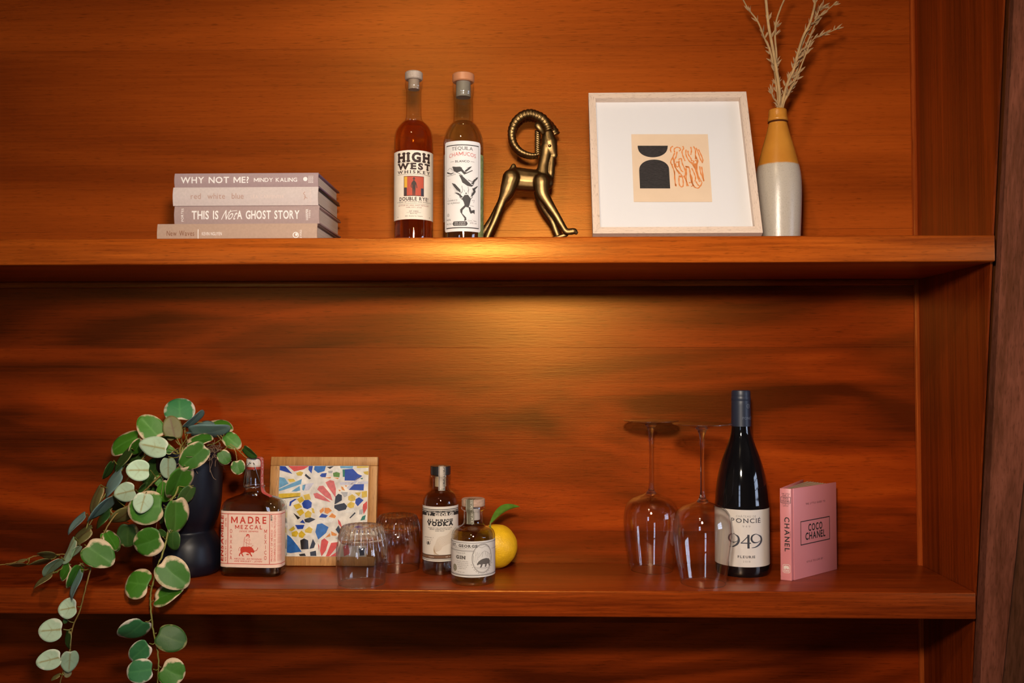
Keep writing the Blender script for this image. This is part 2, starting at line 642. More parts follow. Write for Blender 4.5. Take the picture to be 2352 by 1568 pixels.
side = prism_z('wall_side', lambda z: [(XS, YB + 0.004), (XS, panel_front(z)), (XS + 0.003, panel_front(z)), (XS + 0.003, YB + 0.004)], 0.0, 2.6, M_side)
tag(side, 'upright mahogany side panel closing the niche', kind='structure')
trim1 = box('trim_1', (XS - 0.0065, YB - 0.0075, 0.0), (XS + 0.001, YB + 0.001, 2.6), M_batten, None, bev=0.002)
tag(trim1, 'thin corner batten between boards and side panel', kind='structure')
M_gap = wood('shade-darkened reveal', [(0.03, 0.006, 0.002), (0.06, 0.013, 0.004), (0.09, 0.02, 0.006)], 'z', (0.9, 30.0), (3.0, 280.0), rough=0.6, figamt=0.5, dist=0.3)  # shade inside the gap is painted in as a darker wood colour
gap = prism_z('trim_6', lambda z: [(XS + 0.003, panel_front(z) + 0.05), (XS + 0.003, panel_front(z) + 0.010), (XS + 0.0135, panel_front(z) + 0.010), (XS + 0.0135, panel_front(z) + 0.05)], 0.0, 2.6, M_gap)
tag(gap, 'shade-darkened reveal between side panel and post', kind='structure')
post = prism_z('trim_2', lambda z: [(XS + 0.0135, panel_front(z) + 0.05), (XS + 0.0135, panel_front(z) - 0.002), (XS + 0.056 + 0.052 * (z - 1.15) , panel_front(z) - 0.002), (XS + 0.056 + 0.052 * (z - 1.15), panel_front(z) + 0.05)], 0.0, 2.6, M_post)
tag(post, 'greyish daylight-tinted post beside the niche', kind='structure')
post2 = prism_z('trim_3', lambda z: [(XS + 0.056 + 0.052 * (z - 1.15), panel_front(z) + 0.06), (XS + 0.056 + 0.052 * (z - 1.15), panel_front(z) + 0.006), (XS + 0.20, panel_front(z) + 0.004), (XS + 0.20, panel_front(z) + 0.06)], 0.0, 2.6,
                wood('outer board', [(0.05, 0.016, 0.008), (0.12, 0.040, 0.020), (0.17, 0.06, 0.03)], 'z', (0.9, 30.0), (3.0, 280.0), rough=0.6, figamt=0.5, dist=0.3))
tag(post2, 'dark outer board behind the post', kind='structure')


def shelf(name, y0, z0, z1, label, m):
    t = box(name, (XL - 0.3, y0, z0), (XS - 0.0005, YB - 0.001, z1), m, None, bev=0.0022, seg=3)
    return tag(t, label, 'shelf')


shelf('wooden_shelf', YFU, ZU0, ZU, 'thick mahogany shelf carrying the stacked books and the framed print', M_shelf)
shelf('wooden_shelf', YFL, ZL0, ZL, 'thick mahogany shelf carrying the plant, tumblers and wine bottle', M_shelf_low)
for nm, z, yb in (('trim_4', ZU0, 0.011), ('trim_5', ZL0, 0.011)):
    c = box(nm, (XL - 0.3, YB - yb, z - 0.010), (XS - 0.008, YB - 0.001, z - 0.0003), M_shelf, None, bev=0.001)
    tag(c, 'narrow cleat under a shelf', kind='structure')

# the rest of the room: seen only in reflections
M_plaster = mat('warm plaster', (0.30, 0.20, 0.13), 0.85, var=0.06, vscale=6)
RX0, RX1, RY0, RZ1 = -2.05, 2.45, -2.7, 2.6
tag(box('floor', (RX0, RY0, -0.05), (RX1, YB + 0.05, 0.0), wood('floor oak', [(0.10, 0.045, 0.02), (0.18, 0.085, 0.035), (0.25, 0.12, 0.05)], 'y', (1.0, 9.0), (4, 120.0), rough=0.45)), 'wooden floor', kind='structure')
tag(box('ceiling', (RX0, RY0, RZ1), (RX1, YB + 0.05, RZ1 + 0.05), M_plaster), 'plain ceiling', kind='structure')
tag(box('wall_left', (RX0 - 0.05, RY0, 0.0), (RX0, YB + 0.05, RZ1), M_plaster), 'plain left wall', kind='structure')


def wall_with_window(name, axis, pos, a0, a1, win, label):
    """wall in the plane axis = pos spanning a0..a1, with one opening win = (b0, b1, z0, z1)"""
    b0, b1, z0, z1 = win
    mb = MB()

    def blk(p0, p1, q0, q1):
        if axis == 'x':
            lo, hi = (pos, p0, q0), (pos + 0.05, p1, q1)
        else:
            lo, hi = (p0, pos - 0.05, q0), (p1, pos, q1)
        vs = [(x, y, z) for x in (lo[0], hi[0]) for y in (lo[1], hi[1]) for z in (lo[2], hi[2])]
        mb.add(vs, [(0, 1, 3, 2), (4, 6, 7, 5), (0, 4, 5, 1), (2, 3, 7, 6), (0, 2, 6, 4), (1, 5, 7, 3)])
    blk(a0, b0, 0, RZ1); blk(b1, a1, 0, RZ1); blk(b0, b1, 0, z0); blk(b0, b1, z1, RZ1)
    return tag(mb.build(name, M_plaster), label, kind='structure')


WR = (-0.50, 0.50, 1.15, 1.90)
WB = (-1.65, -1.10, 1.10, 1.95)
wall_with_window('wall_right', 'x', RX1, RY0, YB + 0.05, WR, 'plain right wall with a window')
wall_with_window('wall_rear', 'y', RY0, RX0, RX1, WB, 'plain rear wall with a window')
M_white = mat('window paint', (0.7, 0.66, 0.6), 0.5)


def window(name, axis, pos, win, nb, nz, label):
    b0, b1, z0, z1 = win
    mb = MB()

    def bar(p0, p1, q0, q1):
        if axis == 'x':
            lo, hi = (pos, p0, q0), (pos + 0.04, p1, q1)
        else:
            lo, hi = (p0, pos - 0.04, q0), (p1, pos, q1)
        vs = [(x, y, z) for x in (lo[0], hi[0]) for y in (lo[1], hi[1]) for z in (lo[2], hi[2])]
        mb.add(vs, [(0, 1, 3, 2), (4, 6, 7, 5), (0, 4, 5, 1), (2, 3, 7, 6), (0, 2, 6, 4), (1, 5, 7, 3)])
    for i in range(nb + 1):
        c = b0 + (b1 - b0) * i / nb
        w = 0.03 if i in (0, nb) else 0.014
        bar(c - w, c + w, z0, z1)
    for i in range(nz + 1):
        c = z0 + (z1 - z0) * i / nz
        w = 0.03 if i in (0, nz) else 0.014
        bar(b0, b1, c - w, c + w)
    tag(mb.build(name, M_white), label, kind='structure')
    ld = bpy.data.lights.new(name + '_portal', 'AREA')
    ld.shape = 'RECTANGLE'
    ld.size, ld.size_y = b1 - b0, z1 - z0
    ld.cycles.is_portal = True
    lo = bpy.data.objects.new(name + '_portal', ld)
    COL.objects.link(lo)
    if axis == 'x':
        lo.location = (pos + 0.02, (b0 + b1) / 2, (z0 + z1) / 2)
        lo.rotation_euler = (0, rad(90), 0)
        ld.size, ld.size_y = z1 - z0, b1 - b0
    else:
        lo.location = ((b0 + b1) / 2, pos - 0.02, (z0 + z1) / 2)
        lo.rotation_euler = (rad(90), 0, 0)
        ld.size, ld.size_y = b1 - b0, z1 - z0


window('window_1', 'x', RX1, WR, 4, 3, 'paned window in the right wall')
window('window_2', 'y', RY0, WB, 3, 3, 'paned window in the rear wall')

# lamps of the room: a track spotlight above the viewer and a ceiling downlight
lamp = thing('track_spotlight', LAMP_P, 'black track spotlight hanging on a rod and aimed at the shelves', 'lamp')
_aim = (LAMP_AIM - LAMP_P).normalized()
_q = _aim.to_track_quat('-Z', 'Y')
hood = lathe('hood', [(LAMP_R + 0.004, 0.0), (LAMP_R + 0.010, 0.0), (LAMP_R + 0.010, 0.11), (0.03, 0.13), (0.0, 0.13)], mat('black lamp metal', (0.012, 0.012, 0.012), 0.4), lamp)
hood.rotation_euler = _q.to_euler()
hood.location = -_aim * 0.002
tube('rod', [-_aim * 0.10 + Vector((0, 0, 0.06)), (-_aim.x * 0.1, -_aim.y * 0.1, 2.6 - LAMP_P.z)], 0.006, MATS['black lamp metal'], lamp)
down = thing('ceiling_downlight', CEIL_P, 'round recessed downlight in the ceiling', 'lamp')
lathe('diffuser', [(0.0, 0.0), (0.055, 0.0), (0.055, 0.006), (0.0, 0.006)], mat('lit diffuser', (1.0, 0.78, 0.5), 0.5, emit=CEIL_STR), down)
lathe('ring', [(0.057, 0.04), (0.057, -0.004), (0.075, -0.004), (0.075, 0.04)], M_white, down)

# ================================================================== things on the upper shelf
PAPER = mat('cream paper', (0.78, 0.70, 0.60), 0.75, var=0.04, vscale=90)
INK = mat('black ink', (0.018, 0.014, 0.013), 0.7)
M_pages = mat('page edges', (0.62, 0.52, 0.42), 0.85, var=0.12, vscale=6.0, stretch=(2, 2, 260))
SCALE_BOOK = pxm(1.30)


def book(name, x0, x1, z0, z1, y0, depth, col, label, tx=None, board=None, inset=0.004, rz=0.0):
    """hardcover lying flat, spine to the viewer; local origin at the spine's left bottom corner"""
    w, h = x1 - x0, z1 - z0
    t = thing(name, (x0, y0, z0), label, 'book', rz, 'stacked books on the upper shelf')
    th = 0.0026
    cm = mat(name + ' cover %.2f %.2f %.2f' % col, col, 0.55, var=0.05, vscale=300, bump=0.06, bscale=900)
    bm_ = board or cm
    box('cover', (0, 0.004, 0), (w, depth, th), bm_, t, 0.0007)
    box('cover', (0, 0.004, h - th), (w, depth, h), bm_, t, 0.0007)
    # slightly rounded spine
    n = 8
    vs, fs = [], []
    prof = [(0.008, 0.0)] + [(-0.0022 * sin(pi * k / n), h * k / n) for k in range(n + 1)] + [(0.008, h)]
    prof2 = [(0.008, h - 0.0012)] + [(0.0018 - 0.0022 * sin(pi * k / n), 0.0012 + (h - 0.0024) * (1 - k / n)) for k in range(n + 1)] + [(0.008, 0.0012)]
    ring = prof + prof2
    for X in (0.0, w):
        vs += [(X, a, b) for a, b in ring]
    m = len(ring)
    for k in range(m):
        fs.append((k, (k + 1) % m, m + (k + 1) % m, m + k))
    q = len(prof)
    for X in (0, m):
        for k in range(q - 1):
            fs.append((X + k, X + k + 1, X + m - 2 - k, X + m - 1 - k))
    sp = obj('spine', vs, fs, cm, t, True, 40)
    box('pages', (inset, 0.0035, th), (w - inset, depth - inset, h - th), M_pages, t, 0.0004, 1)
    surf = lambda u, v, hh: Vector((u, -0.0022 * sin(pi * min(max(v / h, 0), 1)) - hh, v))
    if tx:
        for ink, fn in tx:
            p = Print()
            fn(p, w, h)
            p.build('lettering', ink, sp, surf, 0.0004, None, 0.002)
    return t


W_INK = mat('white ink', (0.80, 0.78, 0.78), 0.6)
TAN_INK = mat('tan ink', (0.42, 0.27, 0.22), 0.6)
BROWN_INK = mat('brown ink', (0.22, 0.09, 0.045), 0.6)
MAUVE = (0.36, 0.26, 0.25)


def bx(x, y, Y=1.30):
    return at(x, y, Y)


def t1(p, w, h):
    p.text('WHY NOT ME?', w * 0.045, h * 0.30, h * 0.42, fit=w * 0.475, bold=0.022, align='l')
    p.text('MINDY KALING', w * 0.555, h * 0.36, h * 0.27, fit=w * 0.30, bold=0.012, align='l')
    p.ell(w * 0.912, h * 0.54, h * 0.15, h * 0.15)
    for i in range(3):
        p.text('BOOKS', w * (0.942 + 0.012 * i), h * 0.52, h * 0.09, rot=pi / 2, fit=h * 0.5)


def t2a(p, w, h):
    p.text('red  white  blue', w * 0.125, h * 0.36, h * 0.30, fit=w * 0.365, align='l', serif=0.0, bold=0.004)
    p.line([(w * .905, h * .30), (w * .915, h * .42), (w * .91, h * .55), (w * .90, h * .62), (w * .912, h * .72)], 0.0011)
    p.line([(w * .905, h * .45), (w * .93, h * .36)], 0.0008)


def t2b(p, w, h):
    p.text('LEA CARPENTER', w * 0.54, h * 0.38, h * 0.17, fit=w * 0.23, align='l')
    p.text('KNOPF', w * 0.955, h * 0.5, h * 0.08, rot=pi / 2, fit=h * 0.7)


def t3(p, w, h):
    p.text('PORTES', w * 0.065, h * 0.5, h * 0.12, rot=pi / 2, fit=h * 0.72, bold=0.01)
    p.text('THIS IS', w * 0.122, h * 0.27, h * 0.44, fit=w * 0.185, bold=0.022, align='l')
    p.text('Not', w * 0.325, h * 0.24, h * 0.52, fit=w * 0.095, slant=0.5, align='l')
    p.line([(w * .375, h * .62), (w * .40, h * .70), (w * .435, h * .73)], 0.0008)
    p.text('A GHOST STORY', w * 0.435, h * 0.27, h * 0.44, fit=w * 0.43, bold=0.022, align='l')
    p.text('HARPER', w * 0.925, h * 0.5, h * 0.13, rot=pi / 2, fit=h * 0.6, bold=0.01)
    p.text('TEEN', w * 0.94, h * 0.5, h * 0.08, rot=pi / 2, fit=h * 0.45)


def t4a(p, w, h):
    p.text('New Waves', w * 0.062, h * 0.40, h * 0.26, fit=w * 0.172, align='l', bold=0.004)


def t4b(p, w, h):
    p.rect(w * 0.256, h * 0.12, w * 0.2605, h * 0.72)
    p.text('KEVIN NGUYEN', w * 0.282, h * 0.42, h * 0.16, fit=w * 0.125, align='l')
    p.ell(w * 0.868, h * 0.42, h * 0.13, h * 0.13, ring=0.0012)
    p.ell(w * 0.872, h * 0.44, h * 0.06, h * 0.07)
    p.text('ONE WORLD', w * 0.905, h * 0.42, h * 0.09, rot=pi / 2, fit=h * 0.5)


zz = [ZU, at(700, 513, 1.30).z, at(700, 471.3, 1.30).z, at(700, 429, 1.30).z, at(700, 396.5, 1.30).z]
book('hardcover_book', bx(362, 530).x, bx(729, 530).x, zz[0], zz[1], 1.300, 0.150, (0.42, 0.29, 0.22),
     'beige-mauve hardcover book, longest and lowest of the stack, resting on the shelf', [(BROWN_INK, t4a), (W_INK, t4b)], mat('dark brown board', (0.14, 0.09, 0.075), 0.6))
book('hardcover_book', bx(400, 490).x, bx(733, 490).x, zz[1], zz[2], 1.302, 0.146, MAUVE,
     'mauve hardcover book with bold white capitals, second from the bottom of the stack', [(W_INK, t3)])
book('hardcover_book', bx(398, 450).x, bx(731, 450).x, zz[2], zz[3], 1.300, 0.148, (0.56, 0.48, 0.47),
     'pale grey hardcover book with tan serif title and black boards in the stack', [(TAN_INK, t2a), (mat('pale ink', (0.66, 0.54, 0.5), 0.6), t2b)], mat('black board', (0.014, 0.013, 0.016), 0.5))
book('hardcover_book', bx(401, 412).x, bx(731, 412).x, zz[3], zz[4], 1.301, 0.143, (0.35, 0.25, 0.26),
     'mauve hardcover book with spaced white title on top of the stack', [(W_INK, t1)], mat('purple board', (0.16, 0.10, 0.17), 0.5))

# ------------------------------------------------------------------ bottles
M_bglass = thin_glass('clear bottle glass', (0.93, 0.94, 0.93), 1.9)
M_wglass = thin_glass('wine glass wall', (0.985, 0.985, 0.98), 1.3)
M_foot = thin_glass('wine glass foot', (0.975, 0.975, 0.97), 2.0)
M_stem = thick_glass('crystal stem', (0.98, 0.98, 0.97), 1.47, 0.25)
M_tumb = thin_glass('tumbler crystal', (0.965, 0.965, 0.96), 1.9)
M_tbase = thick_glass('tumbler base crystal', (0.98, 0.98, 0.975), 1.45, 0.30)


def px_prof(xc, Y, pts, zbase):
    """(half width px, y px) along a bottle's axis at depth Y -> (r, z above base)"""
    out = []
    for hw, y in pts:
        p = at(xc, y, Y)
        out.append((hw / pxm(Y), p.z - zbase))
    return out


def shrink(prof, t):
    return [(max(r - t, 0.0), z) for r, z in prof]


def clip_prof(prof, zmax):
    out = []
    for (r0, z0), (r1, z1) in zip(prof[:-1], prof[1:]):
        if z0 <= zmax:
            out.append((r0, z0))
            if z1 > zmax:
                k = (zmax - z0) / (z1 - z0)
                out.append((r0 + (r1 - r0) * k, zmax))
                return out
    return out + [prof[-1]]


def round_bottle(t, prof, liquid_top, m_liquid, wall=0.0016, m_glass=None, seg=56):
    """glass wall + liquid; prof runs from the base's outer edge upward"""
    foot = [(0.0, 0.0012), (prof[0][0] * 0.7, 0.0012), (prof[0][0] * 0.90, 0.0), (prof[0][0] * 0.97, 0.0006)]
    outer = foot + [(r, z) for r, z in prof if z > 0.002]
    lathe('glass', outer, m_glass or M_bglass, t, seg, autosharp=50)
    inner = [p for p in shrink(prof, wall) if p[1] > 0.006]
    lq = clip_prof(inner, liquid_top)
    lathe('liquid', [(0.0, 0.006), (lq[0][0] * 0.9, 0.006)] + lq + [(0.0, liquid_top)], m_liquid, t, seg, autosharp=50)


def stopper(t, name, r, z0, z1, m, bev=0.0015, plug=None):
    pr = [(0, z0), (r - bev, z0), (r, z0 + bev), (r, z1 - bev), (r - bev, z1), (0, z1)]
    o = lathe(name, pr, m, t, 40)
    if plug:
        lathe('stopper_plug', [(0, plug[1]), (plug[0], plug[1]), (plug[0], z0), (0, z0)], plug[2], t, 32)
    return o


# whiskey bottle
YW = 1.36
pb = at(949, 540, YW)
wz = ZU
wh = thing('whiskey_bottle', (pb.x + 0.0005, YW, ZU), 'amber whiskey bottle with cream label and pale wooden stopper, beside the tequila', 'bottle')
prof = px_prof(949, YW, [(45, 574), (45, 500), (45, 420), (44.8, 345), (44.4, 320), (42.5, 307), (38, 296), (30, 286), (22, 278.5), (18.4, 271), (17.4, 258), (17.2, 235), (17.2, 215), (17.6, 206), (20, 202), (20.2, 192), (20.0, 186)], ZU)
prof[0] = (prof[0][0], 0.0)
prof = smooth_prof(prof, 3)
M_amber = thick_glass('amber whiskey', (0.97, 0.60, 0.24), 1.34, 0.5)
round_bottle(wh, prof, at(949, 281, YW).z - ZU, M_amber)
M_cork1 = wood('pale stopper wood', [(0.34, 0.27, 0.22), (0.48, 0.39, 0.33), (0.58, 0.50, 0.43)], 'z', (20, 80), (60, 900.0), rough=0.6, tint=(1, 1, 1))
stopper(wh, 'stopper', 20.6 / pxm(YW), at(955, 184.5, YW).z - ZU, at(955, 166.5, YW).z - ZU, M_cork1, plug=(13 / pxm(YW), at(955, 206, YW).z - ZU, mat('plug white', (0.36, 0.26, 0.19), 0.6)))
rW = 45 / pxm(YW)
front = YW - rW
lz0, lz1 = at(949, 503, front).z - ZU, at(949, 344.5, front).z - ZU
half = rW * 1.42
lab = cyl_label('label', rW, 0.15, half, lz0, lz1, PAPER, wh)
surf = cyl(rW + 0.0002, 0.15, lz0)
LH = lz1 - lz0
p = Print()
WD = half * 2
p.text('HIGH', 0, LH * 0.835, LH * 0.125, fit=WD * 0.66, bold=0.055, serif=0.16, track=0.16)
p.text('WEST', 0, LH * 0.725, LH * 0.085, fit=WD * 0.66, bold=0.05, serif=0.15, track=0.14)
p.text('WHISKEY', 0, LH * 0.665, LH * 0.040, fit=WD * 0.66, bold=0.03, serif=0.14, track=0.3)
p.rect(-WD * .33, LH * .825, WD * .33, LH * .829)
p.rect(-WD * .33, LH * .648, WD * .33, LH * .652)
p.text('DOUBLE RYE!', 0, LH * 0.272, LH * 0.048, fit=WD * 0.56, bold=0.03, track=0.12)
p.text('A BLEND OF STRAIGHT RYE WHISKEYS', 0, LH * 0.243, LH * 0.016, fit=WD * 0.68, bold=0.01)
p.rect(-WD * .30, LH * .222, WD * .30, LH * .2245)
p.rect(-WD * .13, LH * .094, WD * .13, LH * .0965)
p.text('07 H02', 0, LH * 0.105, LH * 0.020, fit=WD * 0.16)
p.text('Batch No.', 0, LH * 0.075, LH * 0.016, fit=WD * 0.13)
p.text('46% Alcohol by Volume', 0, LH * 0.038, LH * 0.017, fit=WD * 0.32)
for sx in (-1, 1):
    c = (sx * WD * .32, LH * .038)
    p.poly([(c[0] + (0.0011 if k % 2 == 0 else 0.00045) * sin(pi * k / 5), c[1] + (0.0011 if k % 2 == 0 else 0.00045) * cos(pi * k / 5)) for k in range(10)])
p.build('lettering', mat('label brown-black', (0.035, 0.015, 0.012), 0.7), lab, surf, 0.0002, 0.003)
p = Print()
p.text('BOTTLED BY HIGH WEST DISTILLERY', 0, LH * 0.193, LH * 0.015, fit=WD * 0.60, bold=0.01)
p.text('PARK CITY, UTAH', 0, LH * 0.163, LH * 0.015, fit=WD * 0.28, bold=0.01)
p.build('lettering', mat('label red-brown', (0.25, 0.05, 0.03), 0.7), lab, surf, 0.0002, 0.003)
# sunset picture with a rider's silhouette
x0, x1, y0, y1 = -WD * .185, WD * .185, LH * .335, LH * .625
cols = [((x0, y0, x1, y1), (0.10, 0.03, 0.025)), ((x0 + .0009, y0 + .0009, x1 - .0009, y1 - .0009), (0.45, 0.07, 0.035)),
        ((x0 + .0009, y0 + .012, x0 + .0055, y1 - .0009), (0.66, 0.36, 0.03)), ((x0 + .0009, y0 + .0009, x0 + .005, y0 + .013), (0.05, 0.03, 0.03)),
        ((x1 - .005, y0 + .0009, x1 - .0009, y0 + .012), (0.03, 0.028, 0.05))]
for k, (rc, c) in enumerate(cols):
    p = Print(); p.rect(*rc)
    p.build('picture_print', mat('picture ink %d' % k, c, 0.7), lab, surf, 0.0002 + 0.00006 * k, 0.003)
p = Print()
mx = (x0 + x1) / 2
my = y0 + 0.001
hh_ = (y1 - y0) * 0.9
p.ell(mx, my + hh_ * .87, .0009, .0013, 12)
p.rect(mx - .0021, my + hh_ * .90, mx + .0021, my + hh_ * .925)
p.poly([(mx - .0012, my + hh_ * .92), (mx + .0012, my + hh_ * .92), (mx + .0009, my + hh_), (mx - .0009, my + hh_)])
p.poly([(mx - .0028, my + hh_ * .72), (mx - .0012, my + hh_ * .82), (mx + .0012, my + hh_ * .82), (mx + .0028, my + hh_ * .72), (mx + .0024, my + hh_ * .40), (mx + .0018, my), (mx + .0006, my), (mx, my + hh_ * .38), (mx - .0006, my), (mx - .0018, my), (mx - .0024, my + hh_ * .40)])
p.line([(mx - .0026, my + hh_ * .72), (mx - .0042, my + hh_ * .50), (mx - .003, my + hh_ * .42)], .0011)
p.line([(mx + .0026, my + hh_ * .72), (mx + .0040, my + hh_ * .52), (mx + .0044, my + hh_ * .40)], .0011)
p.build('picture_print', mat('rider ink', (0.04, 0.025, 0.02), 0.7), lab, surf, 0.00055, 0.003)

# tequila bottle
YT = 1.345
tb = at(1064, 540, YT)
tq = thing('tequila_bottle', (tb.x, YT, ZU), 'clear tequila bottle with white illustrated label and terracotta cap, beside the brass ibex', 'bottle')
prof = px_prof(1064, YT, [(47, 574), (47, 500), (47, 420), (46.6, 345), (45.6, 325), (43, 312), (38, 300), (31, 289), (24.5, 282), (23, 275), (22.6, 262), (22.5, 240), (22.6, 222), (24.2, 216), (25, 208), (25, 200), (24.8, 193)], ZU)
prof[0] = (prof[0][0], 0.0)
prof = smooth_prof(prof, 3)
M_clear = thick_glass('clear spirit', (0.95, 0.94, 0.87), 1.34, 0.5)
round_bottle(tq, prof, at(1064, 281, YT).z - ZU, M_clear, m_glass=thin_glass('greenish bottle glass', (0.90, 0.93, 0.90), 1.9))
stopper(tq, 'cap', 25.6 / pxm(YT), at(1067, 190, YT).z - ZU, at(1067, 171, YT).z - ZU, mat('terracotta cap', (0.50, 0.21, 0.10), 0.4, var=0.08), plug=(17 / pxm(YT), at(1067, 224, YT).z - ZU, mat('plug grey', (0.26, 0.21, 0.17), 0.5)))
rT = 47 / pxm(YT)
front = YT - rT
lz0, lz1 = at(1064, 531, front).z - ZU, at(1064, 323, front).z - ZU
LH = lz1 - lz0
a0 = 0.03
half = rT * 1.02
WHITE_L = mat('white label paper', (0.74, 0.72, 0.72), 0.65)
lab = cyl_label('label', rT, a0, half, lz0, lz1, WHITE_L, tq, 0.0003, 60, 0.004)
surf = cyl(rT + 0.0003, a0, lz0)
WD = 2 * half
sl = cyl_label('seal_strip', rT, 1.18, rT * 0.30, 0.003, at(1105, 360, YT).z - ZU, mat('green seal paper', (0.22, 0.27, 0.10), 0.7, var=0.35, vscale=160, stretch=(1, 1, 1)), tq, 0.00015)
p = Print()
p.frame(-WD * .435, LH * .035, WD * .435, LH * .958, 0.0005)
p.rect(-WD * .435, LH * .035, WD * .435, LH * .046)
p.rect(-WD * .435, LH * .948, WD * .435, LH * .958)
p.text('TEQUILA', 0, LH * .895, LH * .036, fit=WD * .52, serif=0.08, sx=0.6, arch=0.0005)
p.text('BLANCO', 0, LH * .762, LH * .022, fit=WD * .34, serif=0.1, bold=0.02)
p.rect(-WD * .30, LH * .770, -WD * .20, LH * .773)
p.rect(WD * .20, LH * .770, WD * .30, LH * .773)
p.text('A', -WD * .38, LH * .36, LH * .012, align='l')
p.text('CHAMUCO', -WD * .40, LH * .335, LH * .017, align='l', fit=WD * .28, slant=0.2)
p.text('NO HUMANO', -WD * .40, LH * .305, LH * .017, align='l', fit=WD * .34, slant=0.2)
p.ell(-WD * .37, LH * .185, .0019, .0022, ring=.0004)
p.ell(-WD * .37, LH * .185, .0009, .0011, ring=.0003)
p.text('40%', -WD * .42, LH * .122, LH * .020, align='l', fit=WD * .13)
p.text('Alc.Vol', -WD * .42, LH * .078, LH * .020, align='l', fit=WD * .15)
p.text('Cont. Net.', WD * .25, LH * .112, LH * .014, fit=WD * .24)
p.text('375 ml', WD * .27, LH * .085, LH * .016, fit=WD * .18)
bxp = [(-WD * .24, LH * .085), (-WD * .21, LH * .110), (WD * .10, LH * .110), (WD * .13, LH * .085), (WD * .10, LH * .062), (-WD * .21, LH * .062)]
p.poly(bxp)
# winged running figure carrying another on its shoulders (laid out from the label's picture, crop 734 x 1568)


def tl(pts):
    return [((x - 345) / 560 * WD * 1.02, (1480 - y) / 1375 * LH) for x, y in pts]


def blob(p, pts):
    p.poly(tl(pts))


blob(p, [(340, 985), (375, 930), (420, 925), (460, 985), (440, 1080), (425, 1120), (390, 1110), (350, 1160), (345, 1210), (395, 1270), (400, 1310), (370, 1325), (375, 1285), (320, 1190), (318, 1150), (375, 1085), (365, 1040)])
blob(p, [(425, 1110), (450, 1110), (465, 1165), (495, 1150), (515, 1150), (512, 1215), (490, 1195), (455, 1210), (440, 1180)])
blob(p, [(355, 960), (300, 900), (240, 890), (300, 935), (330, 975)])
blob(p, [(200, 740), (250, 760), (320, 850), (325, 900), (270, 850), (235, 800)])
blob(p, [(455, 960), (500, 920), (530, 870), (520, 830), (475, 820), (495, 870), (470, 910)])
blob(p, [(480, 830), (560, 775), (565, 785), (510, 850)])
blob(p, [(300, 620), (345, 640), (420, 720), (470, 770), (500, 770), (470, 800), (410, 790), (345, 740), (330, 690)])
blob(p, [(470, 750), (500, 690), (570, 635), (560, 670), (510, 720), (495, 770)])
blob(p, [(210, 490), (260, 500), (320, 500), (370, 570), (400, 590), (480, 545), (485, 555), (410, 600), (370, 620), (330, 570), (270, 590), (230, 560)])
blob(p, [(375, 565), (440, 500), (475, 488), (440, 535), (395, 580)])
blob(p, [(120, 560), (180, 590), (250, 590), (190, 610), (120, 585)])
for q in ([(120, 625), (200, 625), (260, 610)], [(130, 540), (170, 510), (215, 545)], [(445, 1090), (500, 1095)], [(470, 1010), (510, 1000), (500, 1040)], [(340, 790), (350, 850), (340, 900)], [(420, 800), (430, 860), (420, 910)]):
    p.line(tl(q), 0.0005)
p.ell(*tl([(395, 905)])[0], .0010, .0012, 14)
p.ell(*tl([(470, 745)])[0], .0009, .0010, 14)
p.ell(*tl([(335, 520)])[0], .0008, .0009, 14)
for a_, b_ in (((380, 880), (365, 845)), ((412, 880), (428, 845))):
    p.line(tl([a_, b_]), [0.0006, 0.0002])
for c_, d_, n_ in (((250, 770), (300, 900), 6), ((520, 820), (490, 920), 6), ((560, 645), (500, 760), 5), ((225, 500), (250, 590), 4), ((440, 505), (395, 585), 4)):
    for k in range(n_):
        f_ = k / n_
        x = c_[0] + (d_[0] - c_[0]) * f_; y = c_[1] + (d_[1] - c_[1]) * f_
        p.line(tl([(x, y), (x - 26, y + 14), (x - 44, y + 8)]), [0.0006, 0.0004, 0.0001])
for q_ in ([(345, 1000), (310, 960), (330, 900), (350, 870)], [(455, 990), (485, 950), (470, 890)], [(350, 640), (300, 600), (250, 570)], [(420, 700), (470, 720), (520, 700)]):
    p.line(tl(q_), [0.0009, 0.0008, 0.0006, 0.0004][:len(q_)])
for q in range(26):
    x = random.uniform(110, 540); y = random.uniform(640, 1330)
    p.line(tl([(x, y), (x + random.uniform(10, 26), y + 2)]), 0.00014)
p.build('lettering', mat('charcoal ink', (0.05, 0.045, 0.045), 0.7), lab, surf, 0.0002, 0.003)
p = Print()
p.text('CHAMUCOS', 0, LH * .815, LH * .042, fit=WD * .68, arch=0.0028, serif=0.05, sx=0.7)
p.build('lettering', mat('pale red ink', (0.55, 0.13, 0.12), 0.7), lab, surf, 0.0002, 0.003)
p = Print()
p.text('100% AGAVE', -WD * .055, LH * .089, LH * .011, fit=WD * .26)
p.text('HECHO EN MEXICO', -WD * .055, LH * .071, LH * .011, fit=WD * .27)
p.build('lettering', WHITE_L, lab, surf, 0.00035, 0.003)

# ------------------------------------------------------------------ brass ibex
YI = 1.425
M_brass = mat('old brass', (0.20, 0.125, 0.050), 0.40, 1.0, var=0.35, vscale=60, bump=0.05, bscale=300)


def ic(x, y, dy=0.0):
    """crop picture coordinates (4.75 per pixel from 1090,230) -> local point of the figurine"""
    q = at(1090 + x / 4.75, 230 + y / 4.75, YI)
    return Vector((q.x - IB.x, dy, q.z - IB.z))


IB = at(1220, 541, YI); IB.z = ZU
ib = thing('ibex_figurine', IB, 'striding brass ibex figurine with a great curled horn', 'figurine')
ks = 1 / 4.75 / pxm(YI)


